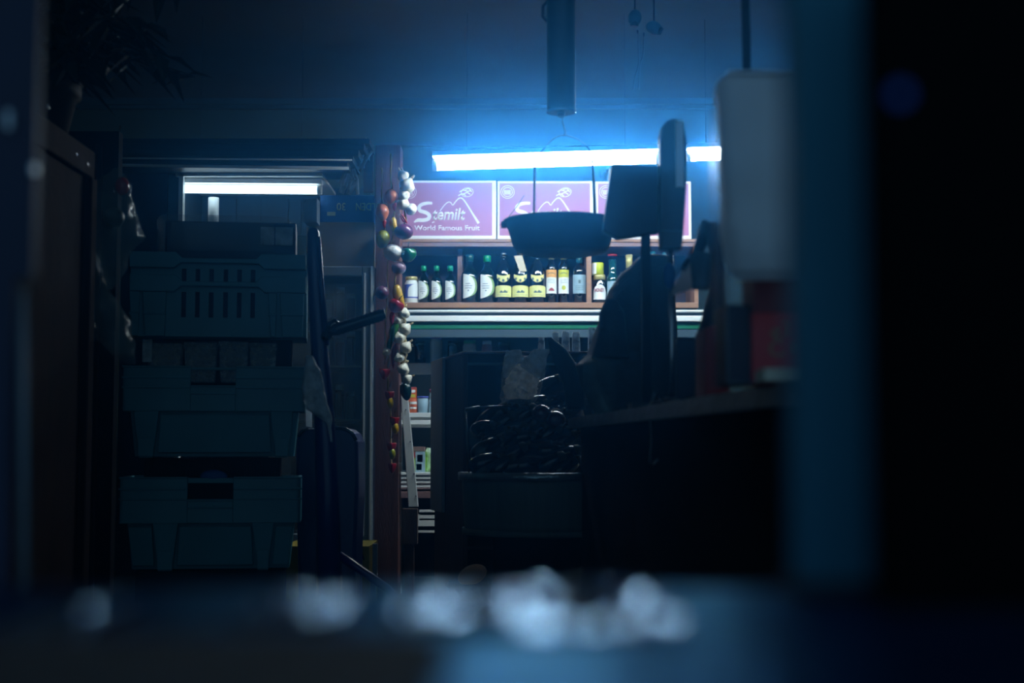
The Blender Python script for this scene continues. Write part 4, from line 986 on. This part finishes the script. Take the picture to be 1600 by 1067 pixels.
b = MB(); b.tube([W(x, y, YC(y)) for x, y, _ in catmull([(x, y, 0) for x, y in [(996, 48), (998, 80), (998, 100), (992, 122), (990, 140)]], 5)], .004, 8); tag(b.build('spotlight_cable', M['black']), 'left thin cable running along the ceiling from the spotlights to the back wall', 'cable')
b = MB(); b.tube([W(x, y, YC(y)) for x, y, _ in catmull([(x, y, 0) for x, y in [(1006, 52), (1005, 85), (1000, 102), (998, 140)]], 5)], .004, 8); tag(b.build('spotlight_cable', M['black']), 'right thin cable running along the ceiling from the spotlights to the back wall', 'cable')
b = MB(); b.lathe([(.001, 0), (.07, 0), (.07, .02), (.001, .02)], (W(1003, 0, 6.0).x, 6.05, CEIL - .02), 20); tag(b.build('ceiling_plate', M['black']), 'round dark ceiling plate above the spotlight pair', 'plate')
b = MB(); p = W(1161, 135, 3.0); b.tube([W(1168, 150, 3.0), Vector((W(1158, 0, 3.0).x, 3.0, CEIL))], .0095, 12); tag(b.build('ceiling_pole', M['black']), 'thin black pole coming down from the ceiling behind the white sack', 'pole')

# ------------------------------------------------------------------ brown display cabinet
c0 = W(724, 549, 5.6); a = math.radians(10)
hx = Vector((math.cos(a) , math.sin(a) * 0, 0)); hd = Vector((-.17, .93, 0)); zt = c0.z
wv = Vector((.52, 0.0, 0)); dv = Vector((-.145, .62, 0)); th = Vector((.02, 0, 0))
def P3(f, g, z): return Vector((c0.x, 5.6, 0)) + wv * f + dv * g + Vector((0, 0, z))
root = thing('brown_cabinet', P3(.5, .5, 0), 'dark brown open fronted wooden cabinet behind the tub of vegetables', 'cabinet')
def slab(f0, f1, g0, g1, z0, z1, name, m, bev=.003):
    b = MB(); b.hexa([P3(f0, g0, z0), P3(f1, g0, z0), P3(f1, g1, z0), P3(f0, g1, z0), P3(f0, g0, z1), P3(f1, g0, z1), P3(f1, g1, z1), P3(f0, g1, z1)]); return b.build(name, m, root, bev)
slab(0, .035, 0, 1, 0, zt - .012, 'side_panel', M['darkwood']); slab(.965, 1, 0, 1, 0, zt - .012, 'side_panel', M['darkwood'])
slab(-.01, 1.01, -.01, 1, zt - .012, zt, 'top_board', M['darkwood']); slab(.035, .965, .97, 1, 0, zt - .012, 'back_panel', M['counter'])
slab(.035, .965, .3, .32, Z(570, 5.75), Z(565.5, 5.75), 'shelf_strip', M['grey']); slab(.035, .965, .1, .97, .4, .415, 'shelf', M['darkwood'])
slab(-.04, -.012, .55, .98, Z(800, 6), Z(560, 6), 'edge_trim', M['grey'])
# upturned clear cups on the cabinet
for k, (px, yt, yb, wpx) in enumerate(((846, 528, 549, 12), (868, 519, 549, 13), (884, 518, 549, 15), (900, 519, 549, 15), (926, 512, 549, 17))):
    Yc = 5.75; h = Z(yt, Yc) - zt; r = wpx / 2 * Yc / FPX
    b = MB(); cc = Vector((W(px, 540, Yc).x, Yc, zt + .0005)); b.lathe([(r, 0), (r, .004), (r * .94, .006), (r * .8, h * .9), (r * .78, h), (r * .001, h)], cc, 24, cap=False)
    md = tag(b.build('clear_cup', M['cupclear']), ['short clear upturned cup, leftmost on the cabinet', 'clear upturned cup, second from the left on the cabinet', 'clear upturned cup in the middle of the row', 'clear upturned cup, second from the right', 'tall clear upturned cup touching the black sack'][k], 'cup', 'clear cups on the brown cabinet')

# ------------------------------------------------------------------ tub of vegetables
UY = 4.95; UR = .285; ux = W(848, 745, UY).x
zr, zb = Z(740, UY - UR), Z(838, UY - UR)
root = thing('round_tub', (ux, UY, zb), 'large round grey tub with a rim band holding dark vegetables', 'tub')
b = MB(); b.lathe([(.001, 0), (UR * .93, 0), (UR * .96, .03), (UR * .985, zr - zb - .03), (UR * .985, zr - zb), (UR * .95, zr - zb), (UR * .93, .02), (.001, .015)], (ux, UY, zb), 64, cap=False); b.build('tub_wall', M['tub'], root)
b = MB(); H = zr - zb; b.lathe([(UR * .98, H - .026), (UR * 1.03, H - .026), (UR * 1.03, H), (UR * .98, H + .002)], (ux, UY, zb), 64, cap=False); b.build('rim_band', M['foil'], root)
b = MB(); b.lathe([(UR * .95, -.006), (UR * .98, -.006), (UR * .98, .014), (UR * .95, .014)], (ux, UY, zb), 64, cap=False); b.build('base_band', M['tub'], root)
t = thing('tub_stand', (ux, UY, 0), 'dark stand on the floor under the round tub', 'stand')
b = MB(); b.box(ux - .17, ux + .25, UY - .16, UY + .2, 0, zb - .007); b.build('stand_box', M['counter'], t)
# dark crate in the tub
b = MB()
x0, x1 = W(728, 690, UY - .1).x, W(890, 690, UY - .1).x
# clear sleeve + thin frame on the left of the pile
b.tube([W(727, 640, UY - .12), W(733, 738, UY - .12)], .003, 6); b.tube([W(727, 640, UY - .12), W(750, 636, UY - .12)], .006, 8); b.tube([W(750, 636, UY - .12), W(800, 634, UY)], .004, 8)
tag(b.build('wire_frame', M['steel']), 'thin wire frame standing in the left of the round tub', 'frame')
b = MB(); b.loft([(672, 731, 735, .006), (690, 733, 752, .02), (715, 744, 764, .025), (738, 742, 770, .03)], UY - .16, nz=.008, ns=18, seed=5)
tag(b.build('plastic_sleeve', M['bag']), 'crumpled clear sleeve in the left side of the round tub', 'sleeve')
# eggplants piled: photograph positions of the visible backs
EP = [(803, 636, .5), (822, 628, .2), (836, 610, -.1), (852, 606, .1), (872, 598, -.1), (790, 648, .8), (812, 652, .3), (833, 640, .1), (852, 632, .3), (868, 624, .2), (884, 616, .1), (886, 640, .3), (866, 645, .2),
      (780, 664, .9), (798, 668, .6), (818, 664, .4), (838, 658, .4), (852, 662, .2), (775, 684, 1.0), (792, 690, .6), (812, 684, .5), (832, 680, .4), (852, 682, .3), (880, 668, .2), (880, 690, .3),
      (762, 700, 1.1), (776, 714, .8), (798, 712, .5), (820, 706, .4), (842, 704, .3), (862, 704, .2), (760, 722, .9), (782, 730, .6), (806, 728, .4), (830, 726, .3), (856, 726, .2), (880, 714, .3), (884, 730, .2), (770, 652, .9), (756, 668, 1.2)]
proto = None
rowsn = []
for i, (px, py, ro) in enumerate(EP):
    if proto is None:
        t = root0('eggplant', 'eggplant')
        b = MB(); b.ell((0, 0, 0), (.031, .031, .066), None, 22, 14, lambda p, a: Vector((p.x * (1 - .25 * p.z), p.y * (1 - .25 * p.z), p.z))); b.build('fruit', M['eggplant'], t)
        b = MB(); b.lathe([(.021, .047), (.015, .062), (.004, .068), (.003, .082)], (0, 0, 0), 8); b.build('stem', M['stem'], t); proto = t
    else: t = copy_tree(proto)
    Yd = UY + .17 - (py - 600) / 140 * .38
    t.location = W(px, py, Yd); t.rotation_euler = (random.uniform(-.2, .3), PI / 2 - .35 + random.uniform(-.35, .35), random.uniform(-.5, .5)); s = random.uniform(.85, 1.15); t.scale = (s, s, s)
    t['label'] = 'glossy blackish purple eggplant in the heap in the round tub'; t['group'] = 'eggplants heaped in the round tub'
for k, (px, py) in enumerate(((868, 656), (846, 646))):
    b = MB(); b.ell(W(px, py, UY - .2), (.034, .034, .03)); tag(b.build('red_fruit', M['rfruit']), ['deep red fruit among the eggplants near the counter edge', 'deep red fruit half buried left of the other red one'][k], 'fruit')
# a core under the heap
b = MB(); b.loft([(622, 850, 905, .04), (650, 795, 915, .09), (690, 775, 925, .12), (742, 758, 930, .14)], UY + .16, nz=.01, ns=10)
tag(b.build('black_liner', M['blacksack']), 'black liner bag filling the round tub under the eggplants', 'bag')
# bag of dried food
root = thing('snack_bag', W(820, 625, UY), 'clear plastic bag of tan dried food on the heap in the tub', 'bag')
b = MB(); b.loft([(548, 792, 800, .006), (556, 788, 822, .015), (566, 786, 850, .03), (580, 784, 853, .045), (600, 782, 848, .05), (620, 780, 842, .05), (632, 786, 830, .03)], UY + .02, nz=.010, ns=18, seed=6); b.build('bag_film', M['film'], root)
b = MB(); b.loft([(570, 806, 834, .02), (580, 795, 842, .035), (600, 790, 840, .04), (622, 788, 834, .035)], UY + .02, nz=.022, ns=55, seed=9, sub=10, seg=60); b.build('contents', M['chips'], root)
b = MB(); b.loft([(546, 836, 858, .004), (556, 822, 856, .012), (572, 812, 853, .018), (590, 838, 852, .02)], UY - .01, nz=.010, ns=26, seed=12); b.build('bag_neck', M['bagthick'], root)
b = MB(); b.loft([(547, 789, 812, .004), (556, 787, 818, .012), (570, 786, 806, .015), (590, 786, 794, .01)], UY - .01, nz=.010, ns=26, seed=15); b.build('bag_neck', M['bagthick'], root)
b = MB(); b.ell(W(738, 898, 5.2), (.055, .05, .035), Matrix.Rotation(-.4, 3, 'Y')); tag(b.build('squash', M['tan']), 'tan rounded squash low in the dark below the round tub', 'squash')
b = MB(); b.box(X(700, 5.2), X(768, 5.2), 5.1, 5.35, 0, W(738, 912, 5.2).z); tag(b.build('low_crate', M['counter']), 'low dark crate under the tan squash', 'crate')

# ------------------------------------------------------------------ right counter
E0 = W(888, 653, 4.75); E1 = W(1262, 594, 2.05); zc = (E0.z + E1.z) / 2
root = thing('counter', (1.0, 3.3, 0), 'dark counter with a crinkled metal edge running towards the camera at right', 'counter')
nn = 40; b = MB()
for i in range(nn):
    f, g = i / nn, (i + 1) / nn; A, C = E0.lerp(E1, f), E0.lerp(E1, g)
    A = Vector((A.x, A.y, zc)); C = Vector((C.x, C.y, zc))
    w1 = .0025 * noise.noise(A * 14); w2 = .0025 * noise.noise(C * 14)
    b.hexa([A + Vector((0, 0, -.034)), C + Vector((0, 0, -.034)), C + Vector((.02, 0, -.034)), A + Vector((.02, 0, -.034)), A + Vector((0, 0, w1)), C + Vector((0, 0, w2)), C + Vector((.02, 0, w2)), A + Vector((.02, 0, w1))])
bmesh.ops.remove_doubles(b.b, verts=b.b.verts[:], dist=1e-4)
b.build('metal_edge', M['foil'], root)
b = MB(); b.hexa([(E0.x + .01, E0.y, zc - .03), (E1.x + .01, E1.y, zc - .03), (2.0, E1.y, zc - .03), (2.0, E0.y, zc - .03), (E0.x + .01, E0.y, zc - .002), (E1.x + .01, E1.y, zc - .002), (2.0, E1.y, zc - .002), (2.0, E0.y, zc - .002)]); b.build('worktop', M['counter'], root)
b = MB(); b.hexa([(E0.x + .04, E0.y - .03, 0), (E1.x + .05, E1.y, 0), (1.9, E1.y, 0), (1.9, E0.y - .03, 0), (E0.x + .04, E0.y - .03, zc - .03), (E1.x + .05, E1.y, zc - .03), (1.9, E1.y, zc - .03), (1.9, E0.y - .03, zc - .03)]); b.build('cabinet_body', M['counter'], root)
def zpix(Y, py): return Z(py, Y)
# black sack heap
root = thing('black_sack', W(985, 640, 4.1), 'big black sack heaped on the far end of the counter', 'sack')
zy = 4.15
def ycount(Y): # pixel row of the counter top at depth Y
    lo, hi = 400, 900
    for _ in range(30):
        m_ = (lo + hi) / 2
        if Z(m_, Y) > zc: lo = m_
        else: hi = m_
    return lo
yc = ycount(zy) - .5
b = MB(); b.loft([(398, 1012, 1042, .02), (402, 998, 1046, .05), (415, 985, 1050, .08), (430, 968, 1052, .11), (455, 952, 1054, .14), (480, 942, 1056, .16), (520, 930, 1058, .18), (556, 918, 1060, .18), (572, 900, 1060, .19), (600, 906, 1062, .19), (yc, 930, 1064, .19)], zy, nz=.006, ns=9, seed=11)
b.build('sack_body', M['blacksack'], root)
b = MB(); b.loft([(468, 946, 964, .02), (490, 936, 975, .05), (520, 934, 980, .05), (560, 925, 985, .05)], 3.98, nz=.004); b.build('sack_fold', M['blacksack'], root)
b = MB(); b.loft([(556, 912, 962, .03), (600, 910, 965, .04), (yc, 925, 968, .04)], 3.98, nz=.003, seed=3); tag(b.build('clear_sleeve', M['bag']), 'dim clear bag standing before the black sack on the counter', 'bag')
b = MB(); b.loft([(528, 856, 862, .006), (545, 858, 885, .02), (575, 868, 905, .03), (600, 880, 915, .03), (640, 885, 915, .03)], 4.72, nz=.004, seed=7); tag(b.build('black_flap', M['blacksack']), 'pointed black plastic flap leaning between the cups and the counter', 'plastic flap')
# monitor on the counter
MY = 3.5
root = thing('monitor', W(988, 365, MY), 'dark square monitor seen from behind at the middle right', 'monitor')
b = MB(); b.prism([(W(x, y, MY).x, W(x, y, MY).z) for x, y in ((955, 257), (1030, 258), (1031, 362), (966, 372), (942, 360))], MY, MY + .05); b.build('monitor_body', M['black'], root, .004)
b = MB(); b.box(W(1004, 500, MY).x, W(1018, 500, MY).x, MY + .01, MY + .035, zc + .012, Z(362, MY)); b.build('neck', M['darkpanel'], root)
b = MB(); b.box(W(985, 600, MY).x, W(1040, 600, MY).x, MY - .04, MY + .08, zc, zc + .012); b.build('foot', M['black'], root)
b = MB(); b.ell(W(949, 266, MY - .004), (.004, .004, .004)); b.tube([W(941, 280, MY - .003), W(941, 268, MY - .003), W(949, 266, MY - .003)], .0012, 6); b.build('screw', M['white'], root)
# pole display
DY = 3.3
root = thing('pole_display', W(1047, 610, DY), 'tall dark pole display with a pale light strip standing on the counter', 'display')
b = MB(); pl = [(1031, 365), (1031, 215), (1034, 198), (1042, 188), (1052, 184), (1062, 187), (1070, 197), (1073, 215), (1073, 292), (1068, 365)]
b.prism([(W(x, y, DY).x, W(x, y, DY).z) for x, y in pl], DY, DY + .05); b.build('display_body', M['black'], root, .006)
b = MB(); b.pbox(1056, 1068, 190, 292, DY - .003, .003); b.build('light_strip', M['white'], root)
b = MB(); b.pbox(1056.5, 1067.5, 189, 192.5, DY - .012, .01); b.build('strip_cap', M['white'], root)
b = MB(); b.prism([(W(x, y, DY).x, W(x, y, DY).z) for x, y in ((1031, 359), (1068, 360), (1065, 389), (1033, 389))], DY - .01, DY + .05); b.build('display_base', M['bluegrey'], root, .004)
b = MB(); b.tube([W(1048, 388, DY + .02), W(1050, 540, DY + .02), Vector((W(1050, 540, DY).x, DY + .02, zc))], .0062, 12); b.build('pole', M['chrome'], root)
b = MB(); b.ell(W(1046, 430, DY + .0), (.014, .012, .03), None, 14, 8); b.build('clamp_knob', M['bluebox'], root)
b = MB(); b.lathe([(.05, 0), (.05, .008), (.02, .014), (.012, .02)], (W(1050, 600, DY).x, DY + .02, zc), 24); b.build('foot', M['black'], root)
# metal scoop, cup, dim boxes
root = thing('plastic_scoop', W(1080, 455, 3.05), 'tilted milky plastic scoop catching light right of the pole', 'scoop')
b = MB(); P = [W(1048, 461, 3.0), W(1101, 445, 3.0), W(1092, 404, 3.1), W(1072, 407, 3.1)]
b.hexa([P[0], P[1], P[1] + Vector((0, .004, -.001)), P[0] + Vector((0, .004, -.001)), P[3], P[2], P[2] + Vector((0, .004, 0)), P[3] + Vector((0, .004, 0))]); b.build('blade', M['milky'], root)
b = MB(); b.tube([W(1068, 420, 3.04), W(1074, 408, 3.08), W(1084, 402, 3.1)], .006, 8); b.tube([W(1085, 405, 3.1), W(1096, 380, 3.15), W(1102, 350, 3.2)], [.012, .014, .012], 10); b.build('handle', M['black'], root)
b = MB(); cc = W(1095, 452, 2.95); b.lathe([(.018, 0), (.024, .075), (.022, .075), (.016, .003)], cc, 20, cap=False); tag(b.build('blue_cup', M['bluegrey']), 'blue grey beaker beside the milky scoop', 'cup')
b = MB(); b.loft([(350, 1104, 1128, .03), (375, 1106, 1130, .04), (400, 1110, 1130, .05), (455, 1108, 1132, .05), (520, 1090, 1135, .06), (ycount(3.05) - 1, 1085, 1138, .06)], 3.12, nz=.006, seed=13)
tag(b.build('black_sack', M['blacksack']), 'slim black sack between the milky scoop and the clear display case', 'sack')
b = MB(); x0, x1 = W(1058, 560, 3.5).x, W(1102, 560, 3.5).x; b.box(x0, x1, 3.5, 3.6, zc, Z(528, 3.5)); tag(b.build('blue_grey_box', M['navyframe'], bevel=.003), 'dim blue grey box on the counter right of the pole', 'box')
b = MB(); x0, x1 = W(1102, 560, 2.75).x, W(1140, 560, 2.75).x; b.hexa([(x0, 2.75, zc), (x1, 2.75, zc), (x1, 2.9, zc), (x0, 2.9, zc), (x0, 2.75, Z(512, 2.75)), (x1, 2.75, Z(500, 2.75)), (x1, 2.9, Z(500, 2.75)), (x0, 2.9, Z(512, 2.75))]); tag(b.build('maroon_box', M['redd'], bevel=.003), 'dark maroon box beside the clear display case', 'box')
# clear display case with sack and red cartons
QY = 2.2
zq = zc + .001
xl = W(1136, 480, QY).x; xr = xl + .26; ztp = Z(131, QY)
root = thing('clear_display_case', (xl + .13, QY + .1, zq), 'tall clear acrylic display case on the near end of the counter', 'display case')
b = MB(); b.box(xl, xr, QY, QY + .003, zq, ztp); b.build('front_pane', M['acrylic'], root)
b = MB(); b.box(xl, xl + .003, QY + .003, QY + .2, zq, ztp); b.build('side_pane', M['acrylic'], root)
b = MB(); b.box(xr, xr + .003, QY + .003, QY + .2, zq, ztp); b.build('side_pane', M['acrylic'], root)
b = MB(); b.box(xl - .0015, xl + .0015, QY - .002, QY + .001, zq, ztp); b.box(xl, xr, QY - .002, QY + .001, zq, zq + .003); b.build('edge_trim', M['bluegrey'], root)
b = MB()
b.loft([(128, 1124, 1262, .02), (131, 1122, 1266, .045), (200, 1124, 1268, .05), (300, 1127, 1268, .052), (360, 1129, 1270, .055), (400, 1136, 1268, .05), (425, 1142, 1262, .04), (437, 1152, 1256, .012)], QY - .06, nz=.006, ns=14, seed=21, sq=.45)
b.box(xl - .004, xr + .006, QY - .06, QY + .09, ztp + .001, ztp + .005)
tag(b.build('white_sack', M['whitebag']), 'wrinkled white plastic sack hung over the clear display case', 'sack')
root = thing('red_carton', (W(1215, 590, QY + .05).x, QY + .1, zq), 'bright red carton with gold script in the display case', 'carton')
x0 = W(1176, 540, QY + .04).x; z1 = Z(489, QY + .04)
b = MB(); b.box(x0, x0 + .12, QY + .04, QY + .16, zq + .001, z1); b.build('carton_body', M['red'], root, .002)
sc = MB()
stroke(sc, catmull([(1226, 540, 0), (1216, 536, 0), (1208, 540, 0), (1204, 548, 0), (1209, 555, 0), (1220, 556, 0)], 5) and [(a_, c_) for a_, c_, _ in catmull([(1222, 537, 0), (1214, 533, 0), (1206, 538, 0), (1203, 546, 0), (1207, 553, 0), (1217, 555, 0), (1224, 551, 0)], 5)], 3.4, QY + .039, .0008)
stroke(sc, [(a_, c_) for a_, c_, _ in catmull([(1203, 523, 0), (1208, 516, 0), (1216, 514, 0), (1213, 521, 0), (1207, 527, 0), (1218, 526, 0), (1228, 520, 0)], 5)], 3, QY + .039, .0008)
stroke(sc, [(a_, c_) for a_, c_, _ in catmull([(1218, 506, 0), (1226, 503, 0), (1231, 508, 0), (1224, 514, 0), (1234, 522, 0)], 5)], 2.6, QY + .039, .0008)
stroke(sc, [(a_, c_) for a_, c_, _ in catmull([(1232, 540, 0), (1238, 538, 0), (1240, 546, 0), (1234, 550, 0), (1232, 542, 0)], 5)], 2.6, QY + .039, .0008)
sc.build('gold_script', M['gold'], root)
b = MB(); b.box(x0 + .004, x0 + .12, QY + .05, QY + .16, z1 + .001, Z(425, QY + .05)); tag(b.build('red_carton', M['redd'], bevel=.002), 'duller red carton stacked on the bright red one', 'carton')
t = thing('dark_blue_carton', (W(1155, 590, QY + .06).x, QY + .1, zq), 'dark blue carton standing left of the red cartons in the case', 'carton')
b = MB(); b.box(xl + .006, x0 - .001, QY + .06, QY + .17, zq + .001, Z(470, QY)); b.build('carton_body', M['navyframe'], t)
b = MB()
for k in range(4): b.box(W(1192, 600, 2.1).x + .001 * (k % 2), W(1270, 600, 2.1).x, 2.09 + .002 * (k % 3), 2.17, zc + .001 + k * .0045, zc + .005 + k * .0045)
tag(b.build('paper_stack', M['paper']), 'small stack of pale paper on the counter before the display case', 'paper')
# hanging cable at the counter front
P = catmull([(1024, 612, 0), (1016, 640, 0), (1018, 690, 0), (1016, 718, 0), (1020, 726, 0), (1030, 718, 0)], 6)
b = MB(); b.tube([W(x, y, 3.32) for x, y, _ in P], .005, 8); tag(b.build('black_cable', M['blackgloss']), 'black cable looping down over the counter front', 'cable')
P = catmull([(1030, 618, 0), (1045, 640, 0), (1066, 650, 0), (1076, 620, 0)], 6)
b = MB(); b.tube([W(x, y, 3.25) for x, y, _ in P], .004, 8); tag(b.build('black_cable', M['blackgloss']), 'second shorter black cable sagging under the counter edge', 'cable')

# ------------------------------------------------------------------ blurred foreground
TZ = CAM_Z - (915 - 700) / FPX * .70
b = MB(); b.box(-.62, .62, .18, .70, TZ - .03, TZ)
root = thing('steel_table', (0, .45, 0), 'blurred dark steel table top across the bottom of the view', 'table')
b.build('table_top', M['tabletop'], root, .002)
for sx in (-.57, .57):
    for sy in (.22, .66):
        q = MB(); q.box(sx - .02, sx + .02, sy - .02, sy + .02, 0, TZ - .03); q.build('leg', M['steel'], root)
b = MB(); b.box(-.60, X(705, .48), .19, .49, TZ + .0005, TZ + .006); tag(b.build('rubber_mat', M['mat'], bevel=.002), 'black rubber mat lying on the left front of the steel table', 'mat')
def film(px0, px1, Y0, Y1, h, seed, label, nx=20, ny=7, m='foilfilm'):
    b = MB(); V = []
    x0, x1 = X(px0, Y0), X(px1, Y0)
    for j in range(ny + 1):
        row = []
        for i in range(nx + 1):
            u, v = i / nx, j / ny; x = x0 + (x1 - x0) * u; y = Y0 + (Y1 - Y0) * v
            e = min(1, 5 * min(u, 1 - u, v, 1 - v))
            q = abs(noise.noise(Vector((x * 38, y * 38, seed)))) + .5 * abs(noise.noise(Vector((x * 90, y * 90, seed + 5))))
            row.append(b.b.verts.new((x + .004 * noise.noise(Vector((x * 20, y * 20, seed + 9))), y, TZ + .0015 + h * q * (.25 + .75 * e))))
        V.append(row)
    for j in range(ny):
        for i in range(nx): f = b.b.faces.new([V[j][i], V[j][i + 1], V[j + 1][i + 1], V[j + 1][i]]); f.smooth = False
    o = b.build('plastic_film', M[m]); md = o.modifiers.new('t', 'SOLIDIFY'); md.thickness = .0006
    return tag(o, label, 'plastic film', 'crumpled film on the steel table')
film(700, 1070, .52, .67, .010, 1, 'wide crumpled clear film on the right half of the steel table')
film(365, 520, .56, .66, .008, 2, 'crumpled clear film piece on the left of the steel table')
film(610, 700, .56, .66, .010, 3, 'small crumpled film piece near the middle of the steel table')
film(-20, 110, .52, .62, .008, 4, 'crumpled film piece at the far left end of the steel table')
root = thing('teal_post', (X(1315, .66), .66, TZ), 'broad blurred teal post standing on the steel table at right', 'post')
b = MB(); b.box(W(1243, 560, .655).x, W(1384, 560, .655).x, .655, .68, TZ + .006, Z(-80, .66)); b.build('post_body', M['teal'], root, .002)
b = MB(); b.box(W(1236, 560, .655).x, W(1392, 560, .655).x, .648, .69, TZ, TZ + .006); b.build('foot_shadow', M['black'], root)  # black slab put in as the shadow at the post's foot
root = thing('black_locker', (X(1500, .6), .6, TZ), 'blurred black locker filling the right edge of the view', 'locker')
b = MB(); b.box(W(1392, 560, .60).x, W(1800, 560, .60).x, .60, .64, TZ, Z(-90, .6)); b.build('panel_body', M['darkpanel'], root)
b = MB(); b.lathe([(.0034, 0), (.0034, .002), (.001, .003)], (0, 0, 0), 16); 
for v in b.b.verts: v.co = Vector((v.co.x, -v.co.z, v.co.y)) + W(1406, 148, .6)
b.build('blue_disc', M['bluespot'], root)  # small emissive blue disc on the black panel
